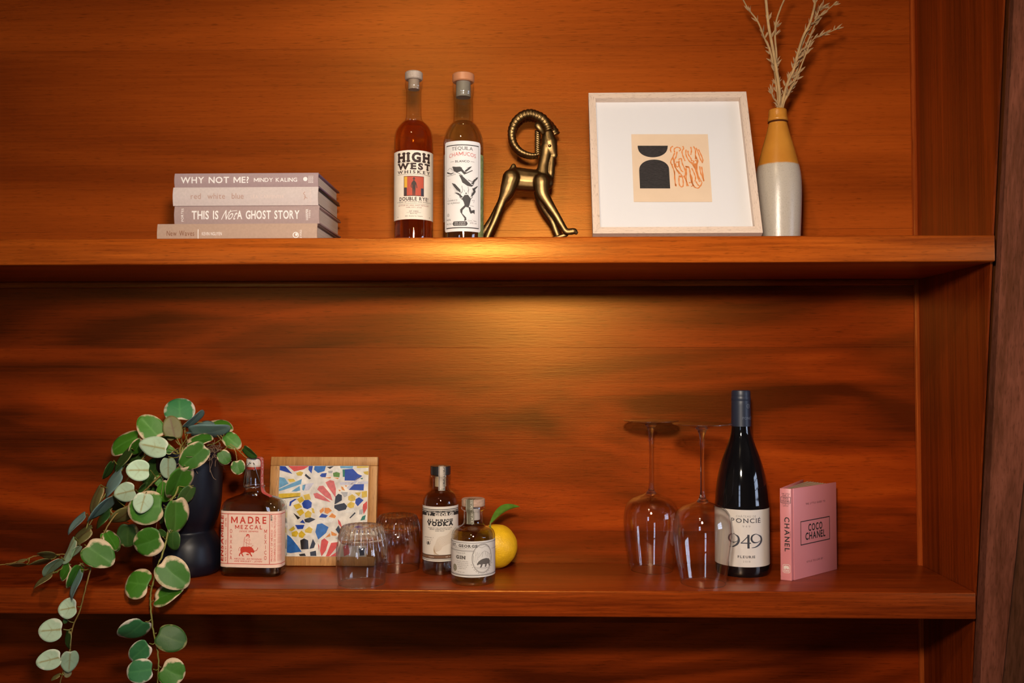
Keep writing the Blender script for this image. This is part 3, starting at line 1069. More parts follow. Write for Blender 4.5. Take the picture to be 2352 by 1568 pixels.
def limb(mb, pts, rr, dy=None, flat=0.75):
    P = [ic(x, y, (dy[i] if dy else 0.0)) for i, (x, y) in enumerate(pts)]
    n = len(P)
    Q = spline(P, 6)
    R_ = []
    for i in range(len(Q)):
        t = i / 6
        k = min(int(t), n - 2)
        R_.append((rr[k] + (rr[k + 1] - rr[k]) * (t - k)) * ks)
    vs, fs = tube_data(Q, R_, 14, True, flat, up=(0, 1, 0))
    mb.add(vs, fs)
    for e in (0, -1):
        mb.ell(Q[e], (R_[e], R_[e] * flat, R_[e]), seg=14, rings=8)


shelf_y = (at(1200, 541, YI).z - ZU)      # the shelf edge hides the last part of the legs
mb = MB()
d = 0.010
limb(mb, [(470, 860), (560, 870), (680, 880), (760, 890)], [130, 128, 124, 104], flat=0.62)                  # barrel
limb(mb, [(425, 720), (415, 790), (400, 880), (360, 990)], [30, 62, 92, 80], flat=0.5)                       # rump and tail stub
limb(mb, [(400, 860), (360, 990), (305, 1110), (240, 1280), (160, 1460), (110, 1590)], [95, 82, 46, 40, 38, 34], [-d, -d, -d, -d, -d, -d], 0.6)
limb(mb, [(400, 860), (350, 1000), (280, 1110), (190, 1270), (80, 1430), (10, 1560)], [90, 78, 44, 38, 36, 32], [d, d, d * 1.3, d * 1.6, d * 2, d * 2], 0.6)
limb(mb, [(10, 1560), (-50, 1570)], [34, 22], [d * 2, d * 2])
limb(mb, [(730, 900), (740, 1020), (800, 1130), (880, 1250), (950, 1370), (1000, 1440), (1080, 1440), (1105, 1455)], [88, 76, 56, 42, 38, 36, 38, 24], [-d] * 8, 0.62)
limb(mb, [(730, 900), (720, 1020), (770, 1160), (850, 1290), (900, 1420), (950, 1540), (1050, 1565)], [84, 70, 52, 40, 36, 34, 30], [d * 1.2, d * 1.2, d * 1.6, d * 2, d * 2, d * 2, d * 2], 0.62)
limb(mb, [(750, 900), (745, 800), (755, 700), (775, 600), (785, 520)], [100, 76, 64, 64, 70], flat=0.66)     # neck
limb(mb, [(800, 370), (815, 450), (838, 530), (868, 600)], [66, 90, 72, 40], flat=0.62)                        # head
limb(mb, [(850, 620), (842, 690), (832, 780), (830, 830)], [30, 38, 44, 38], flat=0.8)                         # beard
limb(mb, [(1000, 1470), (900, 1500), (760, 1530), (560, 1560)], [26, 22, 18, 10], [-d * 0.5] * 4, 0.5)          # thin ground bar
bvs, bfs = mb.v, mb.f
minz = min(v.z for v in bvs)
for v in bvs:
    if v.z < 0.001:
        v.z = max(v.z, 0.0)
o_tmp = obj('tmp', bvs, bfs, None)
md = o_tmp.modifiers.new('r', 'REMESH'); md.mode = 'VOXEL'; md.voxel_size = 0.0011; md.use_smooth_shade = True
md2 = o_tmp.modifiers.new('s', 'SMOOTH'); md2.iterations = 5; md2.factor = 0.5
dg = bpy.context.evaluated_depsgraph_get()
me = bpy.data.meshes.new_from_object(o_tmp.evaluated_get(dg))
bpy.data.objects.remove(o_tmp)
body = link('body', me, M_brass, ib, True)


def horn(dy, dx=0, dz=0):
    path = [(812, 345), (790, 285), (740, 215), (665, 175), (600, 160), (520, 182), (450, 245), (412, 330), (408, 410), (435, 490), (490, 555), (560, 592), (630, 606), (692, 600)]
    rr = [52, 52, 52, 50, 49, 47, 45, 43, 40, 36, 31, 26, 21, 14]
    P = spline([ic(x + dx * max(0, 1 - i / 5), y + dz * max(0, 1 - i / 5), dy) for i, (x, y) in enumerate(path)], 14)
    n = len(P)
    R_ = []
    for i in range(n):
        t = i / 14
        k = min(int(t), len(rr) - 2)
        r = rr[k] + (rr[k + 1] - rr[k]) * (t - k)
        rib = abs(sin(pi * i / 6.2))
        R_.append(r * ks * (0.96 + 0.16 * rib ** 0.6))
    vs, fs = tube_data(P, R_, 16, True, 0.8, up=(0, 1, 0))
    return obj('horn', vs, fs, M_brass, ib, True)


horn(-0.006)
horn(0.012, 75, 20)
# ear, eye, mane
vs, fs = tube_data(spline([ic(672, 262, -.012), ic(690, 300, -.014), ic(725, 345, -.013), ic(755, 385, -.010)], 5), [ks * r for r in (3, 16, 24, 30, 34, 36, 36, 35, 34, 32, 30, 28, 26, 24, 22, 20)], 12, True, 0.45, up=(0, 1, 0))
obj('ear', vs, fs, M_brass, ib, True)
mb = MB().ell(ic(818, 512, -.0095), (0.0028, 0.0016, 0.0022), seg=12, rings=8)
mb.build('eye', M_brass, ib, True)
mb = MB()
for k in range(11):
    y = 350 + k * 23
    c = ic(688, y, 0.0)
    rot = Matrix.Rotation(0.5, 3, 'Y')
    mb.ell(c, (0.0052, 0.0020, 0.0030), rot, 10, 6)
mb.build('mane', M_brass, ib, True)

# ------------------------------------------------------------------ framed print
fb0, fb1 = at(1361, 540, 1.250), at(1748, 538, 1.250)
ft0, ft1 = at(1356, 214, 1.340), at(1717, 212, 1.340)
fw_ = 0.2365
fx = 0.2015
lean = math.atan2(0.090, ft0.z - ZU - 0.005)
fh_ = (ft0.z - ZU - 0.0053) / cos(lean)
FO = Vector((fx, 1.2485, ZU + 0.0053))
pf = thing('picture_frame', FO, 'square pale wood frame with an abstract black and orange print on a wide white mat', 'picture frame')
pf.rotation_euler = (-lean, 0, 0)
M_fwood = wood('pale frame wood', [(0.58, 0.45, 0.36), (0.64, 0.50, 0.41), (0.69, 0.56, 0.46)], 'x', (5, 60), (20, 500.0), rough=0.5, figamt=0.4, tint=(1, 1, 1), bump=0.04)
M_fwoodz = wood('pale frame wood upright', [(0.58, 0.45, 0.36), (0.64, 0.50, 0.41), (0.69, 0.56, 0.46)], 'z', (5, 60), (20, 500.0), rough=0.5, figamt=0.4, tint=(1, 1, 1), bump=0.04)
fr, fd = 0.0102, 0.014
hw = fw_ / 2


def rail(p, m):
    vs = [(x, y, z) for y in (0.0, fd) for x, z in p]
    fs = [(0, 1, 2, 3), (7, 6, 5, 4)] + [(k, 4 + k, 4 + (k + 1) % 4, (k + 1) % 4) for k in range(4)]
    o = obj('frame_rail', vs, fs, m, pf)
    return o


g = 0.00008
rail([(-hw, 0), (hw, 0), (hw - fr - g, fr), (-hw + fr + g, fr)], M_fwood)
rail([(-hw + fr + g, fh_ - fr), (hw - fr - g, fh_ - fr), (hw, fh_), (-hw, fh_)], M_fwood)
rail([(-hw, g * 2), (-hw + fr, fr + g), (-hw + fr, fh_ - fr - g), (-hw, fh_ - g * 2)], M_fwoodz)
rail([(hw, g * 2), (hw, fh_ - g * 2), (hw - fr, fh_ - fr - g), (hw - fr, fr + g)], M_fwoodz)
M_mat = mat('white mat board', (0.66, 0.65, 0.67), 0.8, bump=0.03, bscale=1200)
box('mat_board', (-hw + fr, 0.0098, fr), (hw - fr, 0.0112, fh_ - fr), M_mat, pf)
box('backing', (-hw + fr - 0.0, 0.0114, fr), (hw - fr, fd, fh_ - fr), mat('backing board', (0.10, 0.07, 0.05), 0.8), pf)
box('pane', (-hw + fr + 0.0002, 0.0025, fr + 0.0002), (hw - fr - 0.0002, 0.0034, fh_ - fr - 0.0002), thin_glass('frame pane', (0.99, 0.99, 0.99), 0.35), pf)
fl = fh_ * 0.62
leg = box('easel_leg', (-0.02, fd + 0.0015, 0.0), (0.02, fd + 0.0045, fl), MATS['backing board'], pf)
# strut hinged on the back and standing on the shelf
zt = fl
yb_ = fd + 0.002
for v in leg.data.vertices:
    if v.co.z < 0.01:
        # foot of the strut: solve for a point on the shelf behind the frame
        v.co.y += 0.050
        v.co.z = (v.co.y * sin(lean) - 0.0050) / cos(lean)
sx_, sz_ = fw_ / 379.0, fh_ / 325.0


def fp(x, y):
    """crop picture (4.24 per px from 1340,190) -> local point on the mat, corrected for the frame's perspective"""
    X, Y = 1340 + x / 4.238, 190 + y / 4.238
    # intersect with the leaning plane of the mat
    dd = _r * ((X - 1176) / FPX) + _u * ((784 - Y) / FPX) + _f
    nrm = Vector((0, -cos(lean), sin(lean)))
    p0 = FO - nrm * 0.0098
    o_ = Vector((0, 0, CAMZ))
    t = (p0 - o_).dot(nrm) / dd.dot(nrm)
    q = o_ + dd * t - FO
    return (q.x, q.y * sin(lean) + q.z * cos(lean))


fsurf = lambda u, v, h: Vector((u, 0.0098 - h, v))
p = Print(); p.poly([fp(465, 503), fp(1210, 503), fp(1253, 1162), fp(490, 1162)])
sheet = p.build('print_sheet', mat('tan print paper', (0.66, 0.50, 0.36), 0.8, var=0.03), pf, fsurf, 0.0006)


def fq(x, y):        # finer crop: 9.225 per px from 1440,300
    return fp((1440 + x / 9.225 - 1340) * 4.238, (300 + y / 9.225 - 190) * 4.238)


M_lino = mat('black lino ink', (0.020, 0.016, 0.016), 0.8, var=0.8, vscale=30, stretch=(8, 1, 40))
p = Print()
p.poly([fq(225, 325)] + [fq(545 - 318 * cos(pi * k / 20), 325 + 245 * sin(pi * k / 20) ** 0.8) for k in range(1, 20)] + [fq(865, 325)])
p.poly([fq(275, 1230), fq(915, 1230), fq(893, 850)] + [fq(575 + 318 * cos(pi * k / 20), 850 - 232 * sin(pi * k / 20) ** 0.85) for k in range(1, 20)] + [fq(258, 850)])
p.build('print_shape', M_lino, sheet, fsurf, 0.0008)
p = Print()
lines = [[(975, 335), (935, 360), (920, 410), (935, 465)], [(1010, 470), (1000, 400), (1050, 360), (1110, 370), (1135, 410), (1100, 440)], [(1180, 335), (1200, 380), (1165, 450), (1185, 540), (1230, 650)],
         [(1010, 480), (960, 590), (925, 670), (960, 760), (1000, 870), (1010, 1000), (1030, 1180)], [(1060, 450), (1040, 560), (1000, 640), (1010, 760), (1080, 860), (1160, 960), (1190, 1080), (1185, 1180), (1150, 1195), (1110, 1150), (1100, 1030), (1110, 960)],
         [(1250, 410), (1250, 520), (1310, 640), (1400, 740), (1460, 860), (1500, 1000), (1540, 1090)], [(1290, 430), (1300, 510), (1350, 590), (1370, 640)], [(1350, 350), (1365, 430), (1350, 520)], [(1410, 340), (1450, 430), (1450, 560), (1500, 640), (1480, 760), (1490, 900), (1530, 1010), (1580, 1090)],
         [(1460, 370), (1510, 480), (1550, 600), (1600, 690)], [(1510, 400), (1560, 500), (1605, 620), (1595, 690)], [(1150, 590), (1170, 700), (1215, 800), (1240, 900), (1220, 980)], [(1100, 640), (1110, 750), (1150, 850), (1190, 880)], [(1090, 620), (1140, 590)],
         [(1035, 680), (1070, 670), (1100, 710), (1080, 770), (1040, 760), (1030, 700)], [(1240, 770), (1300, 770), (1330, 850), (1340, 960), (1370, 1090), (1420, 1180)], [(1250, 800), (1260, 900), (1250, 1010), (1270, 1180)], [(1200, 960), (1250, 1060), (1300, 1180)],
         [(1350, 640), (1410, 650), (1400, 690), (1350, 670)], [(1440, 640), (1480, 640), (1470, 710), (1430, 700)], [(1540, 760), (1560, 900), (1600, 990), (1625, 1080)], [(1580, 770), (1600, 900), (1630, 1070)], [(1380, 1120), (1420, 1190), (1500, 1225), (1560, 1170), (1590, 1100)], [(1370, 800), (1420, 900), (1450, 1000), (1440, 1080)],
         [(1310, 1110), (1370, 1110), (1400, 1160), (1360, 1190)], [(970, 560), (1000, 690), (1050, 830), (1110, 930)], [(1460, 1080), (1500, 1150), (1540, 1180)]]
for L_ in lines:
    P = spline([Vector((*fq(x, y), 0)) for x, y in L_], 5)
    n = len(P)
    p.line(P, [0.0017 + 0.0004 * sin(k * 1.3) for k in range(n)])
for B in ([(1460, 520), (1490, 590), (1470, 620), (1430, 600)], [(1380, 690), (1480, 720), (1470, 850), (1420, 780)], [(1340, 900), (1390, 1000), (1400, 1110), (1350, 1090)], [(1230, 750), (1310, 760), (1300, 800), (1240, 790)], [(1110, 950), (1160, 970), (1150, 1000), (1110, 990)], [(1010, 1120), (1050, 1140), (1050, 1190), (1020, 1180)], [(990, 820), (1020, 880), (1025, 1000), (1000, 940)], [(935, 700), (975, 720), (965, 750), (940, 740)]):
    p.poly([fq(x, y) for x, y in B])
p.build('print_lines', mat('orange print ink', (0.62, 0.21, 0.055), 0.8), sheet, fsurf, 0.0008)

# ------------------------------------------------------------------ stoneware bottle and dried twigs
YV = 1.395
vb = at(1789, 541, YV)
sv = thing('stoneware_bottle', (vb.x, YV, ZU), 'two-tone stoneware bottle, ochre above cream, behind the picture frame', 'vase')
prof = px_prof(1789, YV, [(44, 577), (46, 568), (48, 540), (50.5, 480), (51.5, 440), (50.5, 410), (47.5, 388), (42, 365), (35, 338), (27, 310), (22.5, 292), (20.5, 284), (21.5, 279), (23, 276), (21.5, 271), (20.5, 266), (20.5, 258), (19.5, 253), (17, 252)], ZU)
prof[0] = (prof[0][0], 0.0)
prof = smooth_prof(prof, 3)
full = [(0, 0.0)] + prof + [(12.5 / pxm(YV), prof[-1][1] - 0.002), (12 / pxm(YV), prof[-1][1] - 0.03), (0.0, prof[-1][1] - 0.032)]
m = bpy.data.materials.new('two-tone stoneware')
nt, N, L, b = nodes_of(m)
tc = N.new('ShaderNodeTexCoord'); se = N.new('ShaderNodeSeparateXYZ'); L.new(tc.outputs['Object'], se.inputs[0])
nz = N.new('ShaderNodeTexNoise'); nz.inputs['Scale'].default_value = 30; L.new(tc.outputs['Object'], nz.inputs['Vector'])
ad = N.new('ShaderNodeMath'); ad.operation = 'MULTIPLY_ADD'; ad.inputs[1].default_value = 0.004; L.new(nz.outputs['Fac'], ad.inputs[0]); L.new(se.outputs['Z'], ad.inputs[2])
zg = at(1789, 384, YV).z - ZU
rmp = N.new('ShaderNodeMapRange'); rmp.inputs['From Min'].default_value = zg + 0.0015; rmp.inputs['From Max'].default_value = zg + 0.004
L.new(ad.outputs[0], rmp.inputs['Value'])
sp = N.new('ShaderNodeTexNoise'); sp.inputs['Scale'].default_value = 600; sp.inputs['Detail'].default_value = 3; L.new(tc.outputs['Object'], sp.inputs['Vector'])
cr = N.new('ShaderNodeValToRGB'); cr.color_ramp.elements[0].position = .30; cr.color_ramp.elements[1].position = .48
cr.color_ramp.elements[0].color = (0.39, 0.335, 0.275, 1); cr.color_ramp.elements[1].color = (0.46, 0.405, 0.34, 1); L.new(sp.outputs['Fac'], cr.inputs['Fac'])
co = N.new('ShaderNodeValToRGB'); co.color_ramp.elements[0].position = .2; co.color_ramp.elements[1].position = .8
co.color_ramp.elements[0].color = (0.42, 0.155, 0.018, 1); co.color_ramp.elements[1].color = (0.55, 0.23, 0.03, 1); L.new(nz.outputs['Fac'], co.inputs['Fac'])
mx_ = N.new('ShaderNodeMixRGB'); L.new(rmp.outputs[0], mx_.inputs[0]); L.new(cr.outputs[0], mx_.inputs[1]); L.new(co.outputs[0], mx_.inputs[2]); L.new(mx_.outputs[0], b.inputs['Base Color'])
b.inputs['Roughness'].default_value = 0.28
bp = N.new('ShaderNodeBump'); bp.inputs['Strength'].default_value = 0.15; bp.inputs['Distance'].default_value = 0.001; L.new(sp.outputs['Fac'], bp.inputs['Height']); L.new(bp.outputs[0], b.inputs['Normal'])
lathe('body', full, m, sv, 64, autosharp=60)
lathe('neck_ring', [(20.8 / pxm(YV), at(1789, 283.5, YV).z - ZU), (22.8 / pxm(YV), at(1789, 281, YV).z - ZU), (20.8 / pxm(YV), at(1789, 278.5, YV).z - ZU)], mat('dark glaze line', (0.07, 0.02, 0.006), 0.3), sv, 48)

M_twig = mat('dried twig', (0.40, 0.25, 0.11), 0.8, var=0.25, vscale=60)
M_tleaf = mat('dried leaflet', (0.38, 0.24, 0.12), 0.85, var=0.2, vscale=90)
mouth = at(1789, 252, YV)


def twig(pts, r0, r1, leaves, label, seed):
    """pts in crop coordinates 2.8 per px from (1680, 0)"""
    rnd = random.Random(seed)
    base = Vector((mouth.x + rnd.uniform(-.004, .004), YV + rnd.uniform(-.004, .004), mouth.z - 0.024))
    yo = rnd.uniform(-.035, .03)
    n = len(pts)
    P = [base] + [at(1680 + x / 2.8, y / 2.8, YV + yo * (i + 0.3) / n) for i, (x, y) in enumerate(pts)]
    t = thing('dried_twig', base, label, 'dried stem', 0.0, 'dried stems in the stoneware bottle')
    P = [p - base for p in P]
    Q = spline(P, 6)
    m_ = len(Q)
    tube('stem', Q, [r0 + (r1 - r0) * i / m_ for i in range(m_)], M_twig, t, 7)
    vs0 = [(0, 0, 0), (0.0015, 0.0004, 0.004), (0.0012, 0.0004, 0.0085), (0, 0, 0.0135), (-0.0012, 0.0004, 0.0085), (-0.0015, 0.0004, 0.004), (0, -0.0008, 0.006)]
    fs0 = [(0, 1, 6), (1, 2, 6), (2, 3, 6), (3, 4, 6), (4, 5, 6), (5, 0, 6)]
    lm = mesh_of(vs0, fs0, 'leaflet', False)
    lm.materials.append(M_tleaf)
    for k in range(leaves):
        i = rnd.randrange(int(m_ * 0.2), m_ - 1)
        for _ in range(rnd.choice((2, 3, 4))):
            o = bpy.data.objects.new('leaflet', lm)
            COL.objects.link(o)
            o.parent = t
            o.location = Q[i]
            tdir = (Q[i + 1] - Q[i]).normalized()
            dr = (tdir + Vector((rnd.uniform(-1, 1), rnd.uniform(-1, 1), rnd.uniform(-.5, .8))) * 0.9).normalized()
            o.rotation_euler = dr.to_track_quat('Z', 'X').to_euler()
            s_ = rnd.uniform(0.55, 1.2)
            o.scale = (s_, s_, s_)
    return t


twig([(300, 640), (290, 560), (280, 470), (250, 330), (215, 250), (170, 140), (110, 60), (70, -10)], 0.0022, 0.0010, 14, 'dried leafy twig leaning furthest towards the books side', 1)
twig([(312, 660), (305, 560), (285, 420), (258, 270), (238, 160), (222, 0), (215, -60)], 0.0030, 0.0020, 7, 'thick straw-coloured dried stem standing almost upright in the bottle', 2)
twig([(318, 650), (300, 540), (282, 450), (290, 360), (280, 230), (290, 130), (330, 20), (355, -30)], 0.0022, 0.0012, 10, 'dried stem with a knotted bend curving over the upright stem', 3)
twig([(325, 670), (360, 540), (400, 450), (420, 370), (460, 240), (500, 160), (530, 60), (545, -40)], 0.0026, 0.0018, 20, 'thick dried stem slanting towards the side panel', 4)
twig([(330, 675), (385, 560), (420, 460), (440, 380), (490, 270), (540, 150), (560, 70), (600, 40)], 0.0022, 0.0010, 34, 'dried twig with dense pale leaflets clustered at its tip', 5)
twig([(335, 670), (370, 600), (430, 470), (470, 370), (520, 260), (590, 225), (690, 180)], 0.0018, 0.0007, 18, 'thin dried twig bending away from the dense leafy one', 6)
twig([(330, 660), (350, 560), (410, 420), (470, 250), (540, 130), (600, 80), (680, 10)], 0.0018, 0.0008, 14, 'thin dried twig running up beside the thick slanting stem', 7)
twig([(310, 690), (270, 630), (258, 580), (270, 520)], 0.0014, 0.0006, 6, 'short curled dried twig at the mouth of the bottle', 8)

# ================================================================== things on the lower shelf
# ------------------------------------------------------------------ pot and trailing plant
YP = 1.415
pc = at(432, 1250, YP)
pot = thing('plant_pot', (pc.x, YP, ZL), 'matte navy hourglass ceramic pot holding the trailing plant', 'pot')
prof = px_prof(432, YP, [(62, 1320), (70, 1314), (75.5, 1296), (75, 1276), (70, 1250), (62, 1233), (56.5, 1224), (56, 1219), (60, 1207), (67, 1190), (72.5, 1160), (74.5, 1120), (74.5, 1080), (73, 1046), (71, 1042), (68.5, 1046)], ZL)
dz = prof[0][1]
prof = smooth_prof([(r, z - dz) for r, z in prof], 4)
M_pot = mat('navy ceramic', (0.004, 0.0045, 0.010), 0.40, spec=0.33, bump=0.04, bscale=120)
lathe('body', [(0, 0.0)] + prof + [(66 / pxm(YP), prof[-1][1] - 0.03), (0.0, prof[-1][1] - 0.032)], M_pot, pot, 64, autosharp=60)
prim = prof[-1][1]
lathe('soil', [(0, prim - 0.012), (66 / pxm(YP), prim - 0.014), (66 / pxm(YP), prim - 0.02), (0, prim - 0.02)], mat('dark potting soil', (0.035, 0.02, 0.012), 0.9, var=0.4, vscale=200, bump=0.6), pot, 40)


def c1(x, y):
    return 200 + x / 3.564, 900 + y / 3.564


def c2(x, y):
    return x / 4.041, 1180 + y / 4.041


plant = thing('trailing_plant', (pc.x, YP, ZL + prim - 0.012), 'trailing peperomia with round cream-edged leaves spilling over the shelf', 'plant')
PO = plant.location.copy()


def leaf_mat(name, c_in, c_edge, vein, amount=0.72, rough=0.55, ragged=0.22):
    m = bpy.data.materials.new(name)
    nt, N, L, b = nodes_of(m)
    a = N.new('ShaderNodeAttribute'); a.attribute_name = 'leafpos'        # r: centre to margin, g: nearness to a vein, b: tip
    se = N.new('ShaderNodeSeparateColor'); L.new(a.outputs['Color'], se.inputs[0])
    tc = N.new('ShaderNodeTexCoord')
    oi = N.new('ShaderNodeObjectInfo')
    va = N.new('ShaderNodeVectorMath'); va.operation = 'ADD'
    L.new(tc.outputs['Object'], va.inputs[0]); L.new(oi.outputs['Random'], va.inputs[1])
    n = N.new('ShaderNodeTexNoise'); n.inputs['Scale'].default_value = 9.0; n.inputs['Detail'].default_value = 3; L.new(va.outputs[0], n.inputs['Vector'])
    nl = N.new('ShaderNodeTexNoise'); nl.inputs['Scale'].default_value = 2.2; nl.inputs['Detail'].default_value = 1; L.new(va.outputs[0], nl.inputs['Vector'])
    s1 = N.new('ShaderNodeMath'); s1.operation = 'MULTIPLY_ADD'; s1.inputs[1].default_value = ragged; L.new(n.outputs['Fac'], s1.inputs[0]); L.new(se.outputs[0], s1.inputs[2])
    s2 = N.new('ShaderNodeMath'); s2.operation = 'MULTIPLY_ADD'; s2.inputs[1].default_value = 1.0; L.new(nl.outputs['Fac'], s2.inputs[0]); L.new(s1.outputs[0], s2.inputs[2])
    r = N.new('ShaderNodeMapRange'); r.inputs['From Min'].default_value = amount + 0.68; r.inputs['From Max'].default_value = amount + 0.82
    L.new(s2.outputs[0], r.inputs['Value'])
    hs = N.new('ShaderNodeHueSaturation')
    hv = N.new('ShaderNodeMapRange'); hv.inputs['To Min'].default_value = 0.75; hv.inputs['To Max'].default_value = 1.25; L.new(oi.outputs['Random'], hv.inputs['Value']); L.new(hv.outputs[0], hs.inputs['Value'])
    mv = N.new('ShaderNodeMixRGB'); mv.inputs[1].default_value = (*c_in, 1); mv.inputs[2].default_value = (*vein, 1)
    L.new(se.outputs[1], mv.inputs[0]); L.new(mv.outputs[0], hs.inputs['Color'])
    mx = N.new('ShaderNodeMixRGB'); L.new(r.outputs[0], mx.inputs[0]); L.new(hs.outputs[0], mx.inputs[1]); mx.inputs[2].default_value = (*c_edge, 1)
    L.new(mx.outputs[0], b.inputs['Base Color'])
    b.inputs['Roughness'].default_value = rough
    b.inputs['Subsurface Weight'].default_value = 0.0
    bp = N.new('ShaderNodeBump'); bp.inputs['Strength'].default_value = 0.2; bp.inputs['Distance'].default_value = 0.001; L.new(n.outputs['Fac'], bp.inputs['Height']); L.new(bp.outputs[0], b.inputs['Normal'])
    return m


CREAM = (0.66, 0.50, 0.32)
LM = {
    'g': leaf_mat('green leaf', (0.042, 0.165, 0.007), CREAM, (0.07, 0.22, 0.025), 0.80),
    'd': leaf_mat('dark green leaf', (0.028, 0.085, 0.012), (0.34, 0.30, 0.12), (0.05, 0.11, 0.02), 0.88),
    't': leaf_mat('teal green leaf', (0.035, 0.165, 0.055), (0.70, 0.62, 0.50), (0.06, 0.22, 0.07), 0.80),
    'b': leaf_mat('blue-grey leaf', (0.13, 0.22, 0.21), (0.40, 0.30, 0.20), (0.17, 0.26, 0.22), 0.97),
    'o': leaf_mat('olive leaf', (0.16, 0.145, 0.045), (0.36, 0.28, 0.12), (0.12, 0.06, 0.02), 0.97),
    'p': leaf_mat('pale leaf underside', (0.46, 0.62, 0.43), (0.62, 0.68, 0.52), (0.30, 0.24, 0.06), 0.86, 0.6),
    'm': leaf_mat('mint leaf underside', (0.26, 0.38, 0.25), (0.42, 0.46, 0.34), (0.20, 0.18, 0.06), 0.90, 0.6),
}


def leaf_mesh(kind, wl, fold, cup, cut):
    """round heart-shaped leaf of length 1 along +Y, base notch at the origin, upper face +Z"""
    NR, NA = 6, 30
    top, col = [], []
    ctr = Vector((0, 0.46, 0))
    for i in range(NR + 1):
        for k in range(NA):
            a = 2 * pi * k / NA
            rx = 0.5 * wl
            ry = 0.54
            x = sin(a) * rx
            y = -cos(a) * ry
            notch = max(0.0, cos(a)) ** 14          # base notch
            tip = max(0.0, -cos(a)) ** 6
            x *= 1 + 0.05 * cos(a)
            y += notch * 0.12 + tip * cut
            y += 0.0
            f = i / NR
            X, Yy = x * f, y * f
            z = -abs(X) * 0.0 + fold * abs(X) - cup * (X * X + Yy * Yy) * 1.2 + 0.02 * sin(3 * a + 1) * f * f
            top.append((X, Yy + 0.5, z))
            v1 = math.exp(-(X / 0.030) ** 2) * (0.9 if Yy < 0.40 else 0.4)
            sd = min(abs(abs(X) * 0.9 - (Yy + 0.28)), abs(abs(X) * 0.7 - (Yy + 0.02)))
            v2 = math.exp(-(sd / 0.03) ** 2) * 0.45 * (1 - f)
            col.append((f, min(1.0, max(v1, v2)), 0.0, 1.0))
    th = 0.014
    vs = top + [(x, y, z - th) for x, y, z in top]
    cc = col + col
    fs, mi = [], []
    B = len(top)
    for i in range(NR):
        for k in range(NA):
            k2 = (k + 1) % NA
            q = (i * NA + k, i * NA + k2, (i + 1) * NA + k2, (i + 1) * NA + k)
            if i == 0:
                fs.append((q[0], q[2], q[3])); mi.append(0)
                fs.append(tuple(B + t for t in (q[0], q[3], q[2]))); mi.append(1)
            else:
                fs.append(q[::1]); mi.append(0)
                fs.append(tuple(B + t for t in q[::-1])); mi.append(1)
    for k in range(NA):
        k2 = (k + 1) % NA
        fs.append((NR * NA + k, NR * NA + k2, B + NR * NA + k2, B + NR * NA + k)); mi.append(0)
    me = bpy.data.meshes.new('leaf')
    me.from_pydata(vs, [], fs)
    up, dn = kind
    me.materials.append(LM[up]); me.materials.append(LM[dn])
    ca = me.color_attributes.new('leafpos', 'FLOAT_COLOR', 'POINT')
    for i, c in enumerate(cc):
        ca.data[i].color = c
    me.polygons.foreach_set('material_index', mi)
    me.polygons.foreach_set('use_smooth', [True] * len(fs))
    bm = bmesh.new(); bm.from_mesh(me)
    if bm.faces:
        zs = [f.normal.z for f in bm.faces if f.material_index == 0]
        if sum(zs) < 0:
            bmesh.ops.reverse_faces(bm, faces=bm.faces[:])
    bm.to_mesh(me); bm.free()
    return me


LEAF_CACHE = {}
lr = random.Random(11)


def depth_for(x, y):
    """how near the viewer a leaf hangs: round the pot above, over the shelf edge below"""
    pts = [(900, 1.40), (1000, 1.375), (1100, 1.35), (1200, 1.325), (1290, 1.300), (1330, 1.288), (1600, 1.288)]
    for (a, b), (c, d_) in zip(pts[:-1], pts[1:]):
        if a <= y <= c:
            return b + (d_ - b) * (y - a) / (c - a)
    return 1.288 if y > 1330 else 1.40


def leaf(b_, t_, w, kind='g', dy=0.0, conv=c1, sc=3.564):
    bx_, by_ = conv(*b_)
    tx_, ty_ = conv(*t_)
    Y = depth_for((bx_ + tx_) / 2, (by_ + ty_) / 2) + dy
    P0 = at(bx_, by_, Y)
    P1 = at(tx_, ty_, Y)
    ln = (P1 - P0).length
    wm = w / sc / pxm(Y)
    ratio = wm / ln
    roll = lr.uniform(-0.18, 0.18)
    wl = ratio
    if ratio < 0.72:
        wl = 0.92
        roll = math.acos(max(0.16, ratio / 0.92)) * lr.choice((-1, 1))
    if ratio > 1.15:
        pitch = -math.acos(max(0.3, 1.12 / ratio)); ln = wm / 1.12; wl = 1.12
    else:
        pitch = lr.uniform(-0.25, 0.15)
    up = {'g': ('g', 'p'), 'd': ('d', 'm'), 't': ('t', 'p'), 'b': ('b', 'b'), 'o': ('o', 'o'), 'p': ('g', 'p'), 'm': ('g', 'm')}[kind]
    wq = round(wl * 8) / 8
    v = lr.randrange(3)
    key = (up, wq, v)
    if key not in LEAF_CACHE:
        LEAF_CACHE[key] = leaf_mesh(up, wq, (0.10, 0.18, 0.05)[v], (0.12, 0.05, 0.22)[v], (0.0, 0.05, 0.02)[v])
    o = bpy.data.objects.new('leaf', LEAF_CACHE[key])
    COL.objects.link(o)
    o.parent = plant
    yv = (P1 - P0).normalized()
    toc = (Vector((0, 0, CAMZ)) - P0).normalized()
    if kind in 'pm':
        toc = -toc
    zv = (toc - yv * toc.dot(yv)).normalized()
    xv = yv.cross(zv)
    M = Matrix((xv, yv, zv)).transposed()
    M = M @ Matrix.Rotation(pitch, 3, 'X') @ Matrix.Rotation(roll, 3, 'Y')
    o.location = P0 - PO
    o.rotation_euler = M.to_euler()
    o.scale = (ln * 1.06,) * 3
    return o, P0


